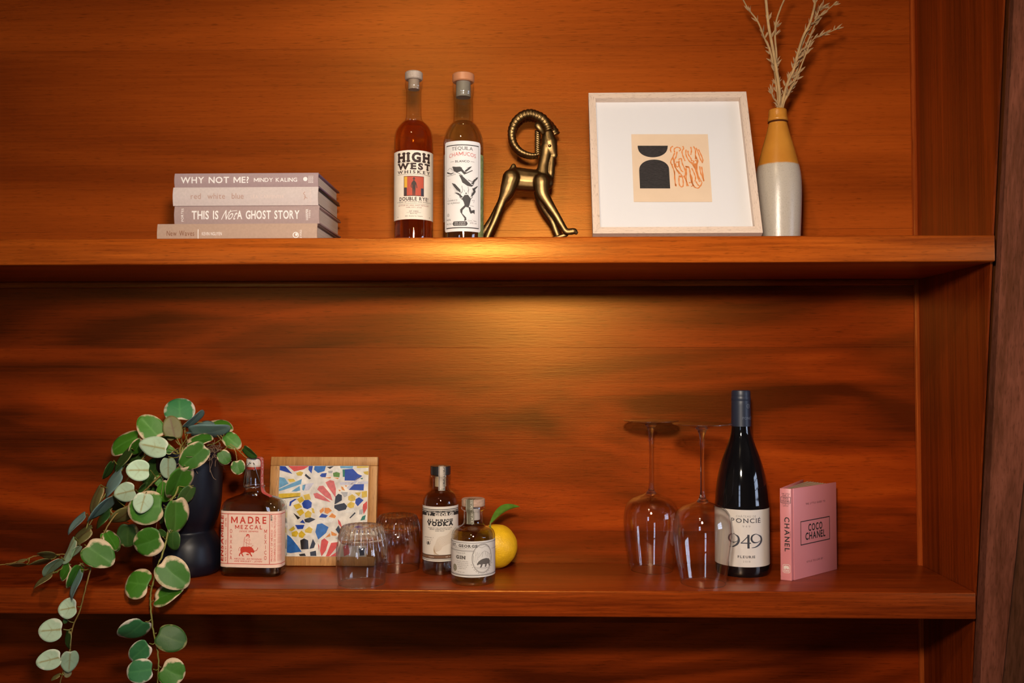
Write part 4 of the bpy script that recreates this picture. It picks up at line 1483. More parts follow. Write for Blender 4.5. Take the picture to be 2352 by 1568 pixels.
TOPL = [((760, 235), (755, 62), 232, 't', .01), ((600, 385), (455, 225), 200, 'g', .0), ((725, 398), (680, 212), 150, 'o', .0), ((800, 300), (940, 168), 62, 'b', 0),
        ((825, 345), (1122, 320), 115, 'b', -.005), ((815, 325), (1010, 268), 60, 'b', .01), ((990, 245), (1172, 295), 108, 'g', .03), ((810, 410), (1002, 378), 92, 'g', -.012),
        ((985, 435), (795, 590), 185, 'g', -.015), ((1120, 345), (1240, 445), 120, 'g', .02), ((1090, 480), (1150, 578), 100, 'g', .01), ((1275, 452), (1374, 525), 66, 'd', .02),
        ((1225, 555), (1245, 664), 108, 'g', .02), ((428, 350), (212, 465), 155, 'g', .02), ((460, 378), (370, 508), 105, 'g', .005), ((665, 470), (452, 428), 178, 'p', -.02),
        ((520, 640), (356, 638), 165, 'p', -.02), ((665, 530), (662, 692), 125, 'm', -.005), ((470, 505), (345, 565), 95, 'd', .03), ((610, 560), (475, 748), 150, 'd', .025),
        ((590, 665), (650, 765), 130, 'g', .02), ((800, 600), (690, 860), 180, 'g', -.01), ((680, 732), (600, 900), 135, 'g', .01), ((870, 765), (765, 908), 105, 'd', .008),
        ((400, 800), (252, 835), 155, 'p', -.02), ((480, 822), (440, 965), 145, 'p', -.022), ((628, 925), (370, 965), 250, 'g', -.008), ((725, 862), (722, 1138), 185, 'g', -.002),
        ((645, 935), (620, 1078), 70, 'd', .02), ((282, 640), (118, 845), 90, 'b', -.01), ((368, 462), (222, 642), 66, 'd', .0), ((208, 838), (20, 1060), 92, 'b', -.012),
        ((188, 962), (58, 1098), 66, 'd', .01), ((218, 558), (145, 700), 56, 'd', .01), ((110, 758), (30, 978), 66, 'o', .0), ((375, 955), (205, 1085), 120, 'o', .015),
        ((340, 1070), (330, 1255), 165, 'd', .05), ((135, 1135), (248, 1282), 115, 'g', .02), ((622, 1185), (410, 1260), 235, 'g', -.006), ((700, 1132), (702, 1288), 110, 'd', .006),
        ((645, 1185), (592, 1132), 50, 'd', .012), ((560, 390), (640, 470), 90, 'd', .03), ((700, 500), (640, 450), 70, 'g', .0), ((735, 378), (600, 375), 30, 'd', 0.0),
        ((420, 520), (300, 600), 120, 'd', .045), ((540, 760), (440, 860), 130, 'd', .04), ((300, 850), (200, 960), 110, 'd', .045)]
LOWL = [((785, 285), (1012, 440), 235, 'g', -.012), ((985, 160), (1080, 318), 118, 'g', .012), ((1478, 440), (1705, 640), 270, 'g', -.012), ((1385, 660), (1150, 625), 268, 'g', .0),
        ((1422, 800), (1668, 700), 185, 'g', .0), ((1350, 1000), (1115, 1175), 205, 't', .0), ((1448, 1105), (1692, 1195), 225, 'd', .0), ((1388, 1200), (1208, 1360), 195, 't', .0),
        ((1425, 1440), (1195, 1470), 212, 't', -.004), ((1492, 1420), (1682, 1510), 225, 'g', .0), ((722, 860), (568, 890), 170, 'p', .0), ((588, 1070), (392, 1085), 205, 'p', .0),
        ((578, 1325), (388, 1372), 180, 'p', .0), ((655, 1262), (640, 1434), 142, 'm', .004), ((560, 1484), (484, 1526), 38, 'o', .0), ((590, 1492), (642, 1476), 68, 'o', .0),
        ((568, 398), (426, 545), 100, 'm', .0), ((535, 380), (360, 385), 66, 'o', .01), ((476, 420), (288, 488), 46, 'o', .01), ((246, 428), (154, 438), 30, 'o', .01),
        ((252, 464), (82, 482), 30, 'o', .01), ((700, 220), (598, 430), 74, 'm', .0), ((742, 288), (672, 378), 62, 'm', -.004), ((500, 545), (328, 662), 46, 'o', .0),
        ((655, 468), (565, 606), 95, 'g', .008), ((742, 455), (655, 676), 115, 'g', .0), ((757, 515), (658, 757), 58, 'b', -.004), ((805, -5), (655, 152), 62, 'b', -.006),
        ((855, 128), (678, 255), 112, 'o', .008), ((640, 1078), (626, 1244), 55, 'd', .004), ((610, 970), (602, 1015), 40, 'd', .004)]
LB = []
for a in TOPL:
    LB.append(leaf(*a)[1])
for a in LOWL:
    LB.append(leaf(*a, conv=c2, sc=4.041)[1])

M_vine = mat('olive vine', (0.24, 0.155, 0.035), 0.6, var=0.2, vscale=80)
M_vine2 = mat('green vine', (0.20, 0.19, 0.035), 0.55, var=0.2, vscale=80)
PR = []


def vine(pts, r, m, dy=0.006):
    P = []
    for conv, x, y in pts:
        X, Y_ = conv(x, y)
        P.append(at(X, Y_, depth_for(X, Y_) + dy) - PO)
    st = Vector((lr.uniform(-.02, .02), lr.uniform(-.02, .02), -0.004))
    P = [st] + P
    Q = spline(P, 7)
    n = len(Q)
    for i in range(3, n):
        Q[i] = Q[i] + Vector((lr.uniform(-1, 1), lr.uniform(-1, 1), lr.uniform(-1, 1))) * 0.0005
    PR.extend(Q[6:])
    return tube('vine', Q, [r * (1.15 - 0.5 * i / n) for i in range(n)], m, plant, 7)


vine([(c1, 770, 440), (c1, 755, 610), (c1, 640, 660), (c1, 540, 740), (c1, 470, 810), (c1, 380, 900), (c1, 230, 1010), (c1, 130, 1170), (c2, 880, 380), (c2, 845, 500), (c2, 790, 700), (c2, 740, 900), (c2, 672, 1060), (c2, 645, 1280), (c2, 595, 1430), (c2, 550, 1600)], 0.0013, M_vine)
vine([(c1, 790, 460), (c1, 770, 560), (c1, 740, 800), (c1, 660, 940), (c1, 660, 1150), (c1, 620, 1320), (c2, 1465, 480), (c2, 1420, 640), (c2, 1398, 780), (c2, 1410, 1000), (c2, 1440, 1170), (c2, 1470, 1330), (c2, 1465, 1600)], 0.0016, M_vine2)
vine([(c1, 600, 380), (c1, 450, 420), (c1, 330, 560), (c1, 240, 720), (c1, 120, 880), (c1, 20, 1040), (c2, 780, 200), (c2, 700, 340), (c2, 610, 480), (c2, 500, 545), (c2, 400, 605)], 0.0014, M_vine2, .012)
vine([(c1, 560, 470), (c1, 340, 700), (c1, 250, 850), (c1, 60, 1020), (c2, 700, 330), (c2, 530, 375), (c2, 350, 385), (c2, 220, 425), (c2, 60, 465), (c2, -60, 470)], 0.0011, M_vine, .018)
vine([(c1, 800, 300), (c1, 880, 255), (c1, 1000, 260), (c1, 1110, 370), (c1, 1220, 465), (c1, 1310, 540)], 0.0011, M_vine, .02)
vine([(c1, 1000, 330), (c1, 1130, 420), (c1, 1210, 480), (c1, 1225, 555)], 0.0009, M_vine, .02)
vine([(c1, 760, 300), (c1, 765, 240)], 0.0012, M_vine, .012)
vine([(c1, 300, 600), (c1, 250, 760), (c1, 200, 960), (c1, 100, 1090)], 0.0012, M_vine, .02)
# petioles: from each leaf base to the nearest vine point
for P in LB:
    q = P - PO
    best = min(PR, key=lambda v: (v - q).length)
    if 0.002 < (best - q).length < 0.045:
        mid = (q + best) / 2 + Vector((0, 0.001, -0.002))
        tube('petiole', spline([best, mid, q], 4), 0.0007, M_vine2, plant, 6)
# dry moss on the soil
ms = MB()
for k in range(150):
    a = lr.uniform(0, 2 * pi)
    r0 = lr.uniform(0.0, 0.040)
    c = Vector((0.016 + 0.75 * r0 * cos(a) + 0.010, r0 * sin(a) - 0.012, lr.uniform(0.004, 0.022)))
    P = [c]
    dr = Vector((lr.uniform(-1, 1), lr.uniform(-1, 1), lr.uniform(-.6, .6)))
    for _ in range(7):
        dr = (dr + Vector((lr.uniform(-1, 1), lr.uniform(-1, 1), lr.uniform(-.8, .7))) * 0.8).normalized()
        P.append(P[-1] + dr * 0.0045)
    vs, fs = tube_data(spline(P, 3), 0.00036, 4)
    ms.add(vs, fs)
for P in ([(.045, -.03, .005), (.052, -.05, -.006), (.058, -.052, -.02), (.062, -.05, -.024)], [(-.02, -.045, .0), (-.012, -.075, -.04), (-.016, -.083, -.09), (-.02, -.08, -.13), (-.017, -.081, -.136)]):
    vs, fs = tube_data(spline(P, 5), 0.0003, 4); ms.add(vs, fs)
tag(ms.build('moss', mat('dry moss', (0.30, 0.20, 0.13), 0.9), plant, True), 'tangle of dry grey-brown moss', kind='stuff')

# ------------------------------------------------------------------ flask of mezcal
YM = 1.4085
mc_ = at(584, 1250, YM)
mz = thing('mezcal_flask', (mc_.x, YM, ZL), 'flat clear flask with pink-and-red printed label and swing-top, beside the navy pot', 'bottle', rad(-4.0))


def sup(w, d_, z, n, seg=64):
    out = []
    for k in range(seg):
        a = 2 * pi * k / seg
        c, s_ = sin(a), -cos(a)
        out.append(Vector((math.copysign(abs(c) ** (2 / n), c) * w, math.copysign(abs(s_) ** (2 / n), s_) * d_, z)))
    return out


def loft(name, secs, m, parent, seg=64, cap0=True, cap1=True):
    vs, fs = [], []
    for sct in secs:
        vs += sct
    for i in range(len(secs) - 1):
        for k in range(seg):
            k2 = (k + 1) % seg
            fs.append((i * seg + k, i * seg + k2, (i + 1) * seg + k2, (i + 1) * seg + k))
    if cap0:
        fs.append(tuple(range(seg))[::-1])
    if cap1:
        fs.append(tuple(range((len(secs) - 1) * seg, len(secs) * seg)))
    return obj(name, vs, fs, m, parent, True, 50)


kz = pxm(YM)
zy = lambda y: at(584, y, YM).z - ZL
W0, D0 = 71.5 / kz, 0.0235
body_s = [(W0 * .93, D0 * .93, 0.0, 5), (W0 * .985, D0 * .985, 0.0025, 5), (W0, D0, 0.008, 5.2), (W0, D0, 0.05, 5.2), (W0, D0, zy(1172), 5.2), (W0 * .99, D0 * .985, zy(1160), 4.6), (W0 * .955, D0 * .95, zy(1152), 4.0), (W0 * .87, D0 * .88, zy(1145.5), 3.4),
          (W0 * .70, D0 * .78, zy(1140.5), 2.8), (W0 * .50, D0 * .70, zy(1136), 2.3), (W0 * .36, D0 * .68, zy(1131), 2.0), (W0 * .292, D0 * .80, zy(1124), 2.0), (W0 * .282, D0 * .84, zy(1118), 2), (W0 * .262, D0 * .80, zy(1108), 2), (W0 * .25, D0 * .76, zy(1085), 2), (W0 * .25, D0 * .76, zy(1074), 2), (W0 * .27, D0 * .82, zy(1071), 2), (W0 * .27, D0 * .82, zy(1066), 2)]
M_flask = thin_glass('flask glass', (0.93, 0.94, 0.93), 1.8)
loft('glass', [sup(*a) for a in body_s], M_flask, mz, cap1=False)
liq = [(w - .002, d_ - .002, max(z, .005), n) for w, d_, z, n in body_s if z < zy(1128)]
liq[0] = (W0 * .90, D0 * .88, .005, 5)
liq[1] = (W0 * .96, D0 * .92, .0065, 5)
M_mez = thick_glass('mezcal spirit', (0.86, 0.84, 0.74), 1.34, 0.4)
loft('liquid', [sup(*a) for a in liq], M_mez, mz)
# label follows the flask's section
sec = sup(W0, D0, 0, 5.2, 720)
arc = [0.0]
for k in range(1, 360):
    arc.append(arc[-1] + (sec[k] - sec[k - 1]).length)


def mez_surf(u, v, h):
    s_ = abs(u)
    lo, hi = 0, len(arc) - 1
    while hi - lo > 1:
        mid = (lo + hi) // 2
        if arc[mid] > s_:
            hi = mid
        else:
            lo = mid
    f = (s_ - arc[lo]) / max(1e-9, arc[hi] - arc[lo])
    q = sec[lo].lerp(sec[hi], min(f, 1.0))
    tq_ = (sec[hi] - sec[lo])
    nn = Vector((-tq_.y, tq_.x, 0))
    nn = Vector((tq_.y, -tq_.x, 0)).normalized() if tq_.length else Vector((0, -1, 0))
    q = q + nn * h
    return Vector((math.copysign(q.x, u) if u else 0.0, q.y, mz0 + v))


fY = YM - D0
mz0, mz1 = at(584, 1303, fY).z - ZL, at(584, 1174, fY).z - ZL
LH = mz1 - mz0
HALF = 0.0680
M_mlab = mat('pink label paper', (0.84, 0.61, 0.50), 0.7, var=0.03, vscale=200)
p = Print(); p.rect(-HALF, 0, HALF, LH)
lab = p.build('label', M_mlab, mz, mez_surf, 0.0003, 0.001)
RED = mat('vermilion ink', (0.58, 0.045, 0.022), 0.65)
p = Print()
xs = lambda x: (x - 612) / 8.25 / pxm(fY) * 1.0        # crop 1320 wide, 8.25 per px, label centre at 612
ys = lambda y: (1345 - y) / 1050 * LH
fxL, fxR = xs(205), xs(1020)
p.rect(-HALF, ys(352), HALF, ys(340)); p.rect(-HALF, ys(1283), HALF, ys(1272))
p.rect(fxL - .0005, ys(1272), fxL + .0005, ys(352)); p.rect(fxR - .0005, ys(1272), fxR + .0005, ys(352))
p.text('MADRE', xs(612), ys(520), LH * .118, fit=xs(955) - xs(265), bold=0.022, track=0.24)
p.text('MEZCAL', xs(612), ys(625), LH * .068, fit=xs(878) - xs(345), bold=0.018, track=0.24)
p.text('DESDE SIEMPRE.', xs(620), ys(683), LH * .026, fit=xs(810) - xs(430), slant=0.4, bold=0.01)
for i, ch in enumerate('OAXACA'):
    p.text(ch, xs(268), ys(705 + i * 99), LH * .068, sx=0.62, bold=0.006)
for i, ch in enumerate('MEXICO'):
    p.text(ch, xs(945), ys(700 + i * 99), LH * .068, sx=0.62, bold=0.006)
p.text('MEZCAL ARTESANAL', xs(605), ys(1198), LH * .027, fit=xs(880) - xs(335), slant=0.4, bold=0.01)
p.text('100% MAGUEY - JOVEN', xs(605), ys(1242), LH * .027, fit=xs(875) - xs(335), slant=0.4, bold=0.01)
p.text('PRODUCT OF MEXICO', xs(1078), ys(930), LH * .030, fit=LH * .56, rot=pi / 2, bold=0.012)
p.text('LOTE NO.', xs(1078), ys(530), LH * .022, fit=LH * .11, rot=pi / 2)
p.text('DENOMINACION DE ORIGEN PROTEGIDA', xs(1136), ys(795), LH * .034, fit=LH * .82, rot=pi / 2)
for i in range(4):
    p.text('CONTENIDO ELABORADO Y ENVASADO EN OAXACA POR PRODUCTORES', xs(1185 + i * 26), ys(790), LH * .017, fit=LH * .82, rot=pi / 2)
p.text('45% ALC BY VOL.', xs(176), ys(1030), LH * .030, fit=LH * .40, rot=pi / 2, bold=0.01)
p.text('200 ML', xs(176), ys(505), LH * .030, fit=LH * .17, rot=pi / 2, bold=0.01)
p.text('ENSAMBLE', xs(108), ys(810), LH * .070, fit=LH * .82, rot=pi / 2, bold=0.035, slant=0.1)
# bull
pp = lambda pts: [(xs(x), ys(y)) for x, y in pts]
p.poly(pp([(462, 975), (500, 955), (580, 955), (660, 955), (700, 985), (720, 1020), (732, 1045), (712, 1072), (690, 1060), (655, 1062), (668, 1095), (692, 1135), (670, 1138), (635, 1085), (600, 1068), (560, 1055), (515, 1062), (492, 1080), (522, 1140), (500, 1138), (470, 1085), (448, 1105), (446, 1138), (425, 1130), (430, 1098), (460, 1062), (455, 1015)]))
p.poly(pp([(560, 1098), (600, 1085), (628, 1098), (615, 1115), (580, 1110)]))
p.line(pp([(462, 965), (440, 970), (424, 1000), (430, 1040)]), .0006)
p.line(pp([(672, 975), (680, 945), (706, 928)]), .0007)
p.line(pp([(722, 1035), (760, 1030), (785, 1005), (798, 968)]), .0009)
# seated woman
p.poly(pp([(562, 765), (575, 725), (605, 716), (632, 735), (636, 785), (620, 790), (624, 750), (600, 742), (585, 765)]))
for q in ([(562, 765), (535, 785), (522, 850), (525, 900), (512, 950)], [(590, 770), (615, 772), (622, 745)], [(540, 800), (535, 860), (560, 880), (590, 895), (630, 915)], [(560, 830), (600, 805), (640, 820), (652, 840), (610, 840), (560, 835)], [(580, 850), (575, 905), (580, 955)], [(630, 850), (632, 885), (615, 905), (640, 905), (680, 900)], [(600, 940), (640, 955)]):
    p.line(pp(q), .00045)
p.build('lettering', RED, lab, mez_surf, 0.0005, 0.001)
p = Print(); p.text('1859', xs(1070), ys(415), LH * .030, fit=LH * .10, rot=pi / 2, bold=0.03)
p.build('lettering', INK, lab, mez_surf, 0.0005, 0.001)
# swing top: porcelain cap, red seal, wire bail
zt0 = zy(1069)
M_porc = mat('white porcelain', (0.72, 0.66, 0.62), 0.25, coat=0.3)
lathe('swing_cap', [(0, zt0 - .001), (.0125, zt0 - .001), (.0128, zt0 + .002), (.0135, zt0 + .0055), (.0130, zt0 + .0108), (.0110, zt0 + .0130), (0, zt0 + .0135)], M_porc, mz, 40)
lathe('seal_washer', [(.0095, zt0 - .0050), (.0123, zt0 - .0050), (.0123, zt0 - .0008), (.0095, zt0 - .0008)], mat('red rubber', (0.45, 0.05, 0.035), 0.5), mz, 36)
M_wire = mat('steel wire', (0.55, 0.53, 0.50), 0.25, 1.0)
zp = zt0 + .006
for sx in (-1, 1):
    tube('wire_bail', spline([(sx * .0028, -.0138, zp), (sx * .006, -.0168, zp - .003), (sx * .0085, -.0165, zp - .012), (sx * .0140, -.010, zp - .034), (sx * .0158, -.004, zp - .040), (sx * .0152, 0.0, zp - .036)], 6), 0.0007, M_wire, mz, 8)
tube('wire_collar', [(.0150 * cos(2 * pi * k / 32), .0185 * sin(2 * pi * k / 32), zp - .038) for k in range(33)], 0.0007, M_wire, mz, 8)
mb = MB().ell((-0.002, -.0136, zp), (.0016, .0016, .0016), seg=12, rings=8)
mb.build('pivot', M_wire, mz, True)
# paper seal tape over the cap
tp = spline([(0.004, -.010, zt0 + .0142), (.0095, -.0085, zt0 + .0138), (.0133, -.006, zt0 + .010), (.0140, -.006, zt0 - .002), (.0138, -.0065, zt0 - .020), (.0150, -.0070, zt0 - .036), (.0185, -.0085, zy(1131) + .0012), (.0270, -.0100, zy(1137) + .0015), (.031, -.011, zy(1139) + .001)], 6)
vs, fs = [], []
for i, q in enumerate(tp):
    vs += [q + Vector((0.0005, -0.0062, 0)), q + Vector((0.0005, 0.0062, 0))]
for i in range(len(tp) - 1):
    fs.append((2 * i, 2 * i + 1, 2 * i + 3, 2 * i + 2))
tape = obj('seal_tape', vs, fs, mat('red seal paper', (0.62, 0.10, 0.09), 0.6, var=0.1, vscale=300), mz, True)
p = Print()
p.text('MADRE', -.022, -.003, .0045, rot=0, fit=.022, bold=.02)


def tape_surf(u, v, h):
    k = min(max((-u) / 0.06 * len(tp), 0), len(tp) - 2)
    i = int(k)
    q = tp[i].lerp(tp[i + 1], k - i)
    return q + Vector((0.0005 + h, v * 1.0 - 0.0005, 0))


p.build('lettering', mat('pale seal ink', (0.78, 0.60, 0.55), 0.6), tape, tape_surf, 0.0006, 0.001)

# ------------------------------------------------------------------ mosaic tile in an oak frame
TB, TT = at(740, 1302.4, 1.462), at(745, 1049.5, 1.486)
tlx = (at(620.6, 1049, 1.484).x + at(613, 1302, 1.462).x) / 2
trx = (at(868.6, 1050.4, 1.484).x + at(860.5, 1302, 1.462).x) / 2
TW = trx - tlx
lean2 = math.atan2(0.023, TT.z - ZL)
TH = (TT.z - ZL) / cos(lean2)
TO = Vector(((tlx + trx) / 2, 1.4615, ZL + 0.0008))
tf = thing('tile_trivet', TO, 'square oak trivet framing a colourful broken-tile mosaic, leaning on the back boards', 'trivet')
tf.rotation_euler = (-lean2, 0, rad(0.0))
M_oakz = wood('oak upright', [(0.38, 0.17, 0.055), (0.52, 0.26, 0.09), (0.62, 0.34, 0.13)], 'z', (3, 60), (10, 420.0), rough=0.5, figamt=0.45, tint=(1, 0.9, 0.7))
fwz = 0.0148
hT = TW / 2
ft_ = 0.0105
box('frame_rail', (-hT, 0, TH - fwz), (hT, ft_, TH), M_oakz, tf, 0.0012)
box('frame_rail', (-hT, 0, 0), (hT, ft_, fwz), M_oakz, tf, 0.0012)
box('frame_rail', (-hT, 0, fwz), (-hT + fwz, ft_, TH - fwz), M_oakz, tf, 0.0010)
box('frame_rail', (hT - fwz, 0, fwz), (hT, ft_, TH - fwz), M_oakz, tf, 0.0010)
tile = box('tile', (-hT + fwz, 0.0016, fwz), (hT - fwz, ft_ - 0.001, TH - fwz), mat('mosaic grout', (0.72, 0.67, 0.60), 0.4, var=0.22, vscale=70, bump=0.15, bscale=140), tf, 0.0003, 1)
iw, ih = TW - 2 * fwz, TH - 2 * fwz


def tm(x, y):
    v = (1240 - y) / 1035
    xl = 695 + 42 * v
    u = (x - xl) / (1680 + 35 * v - xl)
    return (-iw / 2 + min(max(u, 0.004), 0.996) * iw, fwz + min(max(v, 0.004), 0.996) * ih)


SH = {
    'blue': ((0.015, 0.05, 0.33), [[(735, 210), (800, 215), (870, 295), (740, 255)], [(1060, 210), (1100, 205), (1085, 290), (1055, 250)], [(1180, 320), (1200, 295), (1250, 290), (1240, 335), (1200, 335)], [(1458, 250), (1540, 245), (1590, 300), (1635, 320), (1570, 370), (1456, 370)],
             [(1500, 480), (1550, 420), (1655, 418), (1650, 485)], [(1570, 590), (1605, 570), (1650, 600), (1590, 665), (1565, 630)], [(985, 640), (1010, 605), (1050, 600), (1085, 630), (1080, 680), (1040, 700), (1000, 685)], [(960, 855), (990, 825), (1015, 865)], [(1170, 795), (1200, 755), (1260, 775), (1240, 800)],
             [(910, 885), (1005, 885), (990, 925), (935, 930)], [(845, 665), (850, 620), (900, 590), (925, 590), (870, 630), (860, 665)], [(1560, 900), (1640, 880), (1650, 960), (1580, 980)]]),
    'mid blue': ((0.025, 0.13, 0.42), [[(1150, 880), (1200, 870), (1265, 910), (1240, 970), (1160, 1040), (1132, 960)], [(820, 1000), (860, 1030), (930, 1120), (970, 1180), (860, 1195), (820, 1190)], [(1125, 205), (1240, 205), (1225, 265), (1160, 285), (1118, 250)]]),
    'light blue': ((0.13, 0.33, 0.52), [[(1405, 207), (1540, 207), (1530, 235), (1410, 232)], [(720, 340), (790, 350), (830, 410), (720, 462)], [(720, 472), (970, 365), (960, 420), (790, 480), (720, 495)], [(870, 500), (955, 440), (960, 490), (920, 500)], [(990, 430), (1020, 425), (1005, 490), (985, 480)]]),
    'red': ((0.60, 0.06, 0.03), [[(840, 205), (1050, 205), (1000, 245), (900, 268)], [(1650, 650), (1690, 615), (1690, 690), (1655, 755), (1645, 690)], [(1375, 820), (1400, 850), (1420, 920), (1380, 870)], [(1195, 1060), (1225, 1040), (1265, 1075), (1240, 1165), (1195, 1235), (1180, 1170)],
            [(1245, 1235), (1300, 1090), (1370, 1080), (1375, 1110), (1280, 1230)], [(1290, 1237), (1370, 1180), (1370, 1237)], [(1155, 1090), (1168, 1120), (1165, 1180)], [(1430, 1130), (1480, 1100), (1500, 1200), (1440, 1230)]]),
    'coral': ((0.62, 0.13, 0.11), [[(1245, 400), (1290, 375), (1330, 385), (1350, 470), (1345, 560), (1270, 450)], [(1155, 480), (1175, 445), (1215, 440), (1290, 530), (1310, 600), (1240, 560)], [(1112, 530), (1150, 520), (1220, 560), (1290, 620), (1210, 600), (1130, 575)]]),
    'yellow': ((0.62, 0.42, 0.03), [[(920, 290), (960, 272), (995, 285), (975, 320), (935, 318)], [(1590, 207), (1712, 207), (1710, 225), (1590, 230)], [(1655, 275), (1710, 268), (1708, 310), (1670, 300)], [(830, 360), (890, 358), (910, 385), (850, 395)], [(710, 530), (955, 518), (955, 555), (710, 580)],
               [(1490, 560), (1530, 535), (1565, 560), (1560, 600), (1520, 612), (1490, 595)], [(1480, 645), (1515, 620), (1555, 635), (1545, 680), (1510, 690), (1480, 670)], [(1560, 515), (1625, 510), (1605, 555)], [(1635, 505), (1690, 495), (1690, 560), (1640, 570)],
               [(1000, 545), (1060, 530), (1075, 590), (1020, 600)], [(930, 590), (980, 560), (1005, 603), (960, 634)], [(890, 660), (950, 640), (980, 680), (920, 705)], [(925, 730), (980, 704), (1005, 745), (960, 780)], [(1015, 750), (1050, 720), (1085, 745), (1075, 795), (1020, 795)], [(1088, 690), (1110, 700), (1120, 750), (1095, 740)],
               [(840, 940), (890, 900), (905, 930), (870, 955)], [(870, 970), (920, 950), (940, 975), (920, 1015), (875, 1010)], [(945, 985), (975, 950), (1018, 990), (985, 1030), (950, 1015)], [(1015, 940), (1060, 905), (1095, 930), (1080, 975), (1020, 965)], [(1540, 1050), (1600, 1040), (1600, 1110), (1545, 1110)]]),
    'orange': ((0.68, 0.24, 0.02), [[(1410, 445), (1430, 450), (1450, 490), (1420, 480)], [(1450, 430), (1475, 432), (1465, 450)], [(1380, 480), (1405, 485), (1395, 500)], [(1175, 720), (1215, 685), (1220, 725), (1185, 750)], [(1230, 690), (1275, 690), (1305, 720), (1260, 755), (1230, 740)], [(1275, 790), (1310, 750), (1350, 780), (1340, 805)],
               [(1235, 1025), (1285, 975), (1290, 1010)], [(1300, 955), (1360, 985), (1350, 1005), (1305, 1000)], [(1215, 345), (1300, 335), (1290, 350)], [(1325, 340), (1385, 345), (1375, 358)]]),
    'black': ((0.018, 0.014, 0.014), [[(1255, 220), (1330, 208), (1290, 240)], [(1340, 645), (1350, 560), (1380, 530), (1415, 545), (1415, 600)], [(1340, 660), (1440, 635), (1470, 670), (1455, 705), (1385, 722), (1340, 690)], [(1500, 800), (1555, 740), (1565, 750), (1510, 805)], [(890, 750), (960, 800), (935, 820)], [(1010, 820), (1070, 800), (1125, 820), (1060, 855), (1020, 850)],
              [(1350, 935), (1380, 890), (1405, 950), (1395, 1000)], [(965, 1060), (1005, 1040), (1045, 1060), (1050, 1150), (975, 1155)], [(1065, 1150), (1100, 1045), (1125, 1095), (1110, 1140)], [(1070, 1190), (1130, 1175), (1135, 1230), (1075, 1230)], [(950, 1215), (1010, 1205), (1020, 1232), (960, 1232)], [(1025, 300), (1080, 350), (1060, 360), (1015, 320)], [(710, 583), (950, 557), (950, 562), (710, 590)], [(1600, 1150), (1660, 1140), (1655, 1220), (1610, 1225)]]),
    'green': ((0.10, 0.22, 0.02), [[(1325, 290), (1360, 278), (1395, 290), (1390, 335), (1330, 330)]]),
    'teal': ((0.02, 0.17, 0.11), [[(1428, 250), (1453, 250), (1450, 330), (1430, 330)], [(1620, 830), (1640, 785), (1675, 770), (1665, 820)], [(1620, 350), (1650, 342), (1640, 362)]]),
    'grey': ((0.40, 0.39, 0.38), [[(1270, 265), (1320, 262), (1310, 290), (1275, 290)], [(1410, 510), (1480, 510), (1475, 550), (1445, 565)], [(1610, 710), (1660, 700), (1635, 760), (1605, 760)], [(1345, 1030), (1385, 1010), (1385, 1060)]]),
    'lilac': ((0.55, 0.53, 0.60), [[(1400, 395), (1560, 390), (1530, 420), (1400, 425)], [(1600, 388), (1700, 385), (1700, 410), (1590, 412)], [(1590, 345), (1630, 340), (1500, 475), (1475, 455)], [(1010, 420), (1110, 405), (1060, 480), (1020, 490)]]),
    'chalk': ((0.72, 0.69, 0.63), [[(1320, 245), (1395, 245), (1400, 280), (1330, 275)], [(1440, 730), (1540, 700), (1560, 735), (1470, 745)], [(1160, 830), (1330, 810), (1300, 850), (1170, 865)], [(800, 600), (845, 600), (840, 660), (815, 665)], [(890, 1050), (950, 1040), (960, 1090)]]),
}
for nm, (c, polys) in SH.items():
    m = mat(nm + ' glazed shard', c, 0.3, var=0.16, vscale=150)
    for pl in polys:
        gx, gy = sum(q[0] for q in pl) / len(pl), sum(q[1] for q in pl) / len(pl)
        P = [tm(gx + (x - gx) * 1.08, gy + (y - gy) * 1.08) for x, y in pl]
        if sum((P[i][0] * P[(i + 1) % len(P)][1] - P[(i + 1) % len(P)][0] * P[i][1]) for i in range(len(P))) < 0:
            P = P[::-1]
        n = len(P)
        vs = [(x, 0.0011, z) for x, z in P] + [(x, 0.0018, z) for x, z in P]
        fs = [tuple(range(n))] + [(k, n + k, n + (k + 1) % n, (k + 1) % n) for k in range(n)]
        obj('shard', vs, fs, m, tile)

# ------------------------------------------------------------------ upturned tumblers


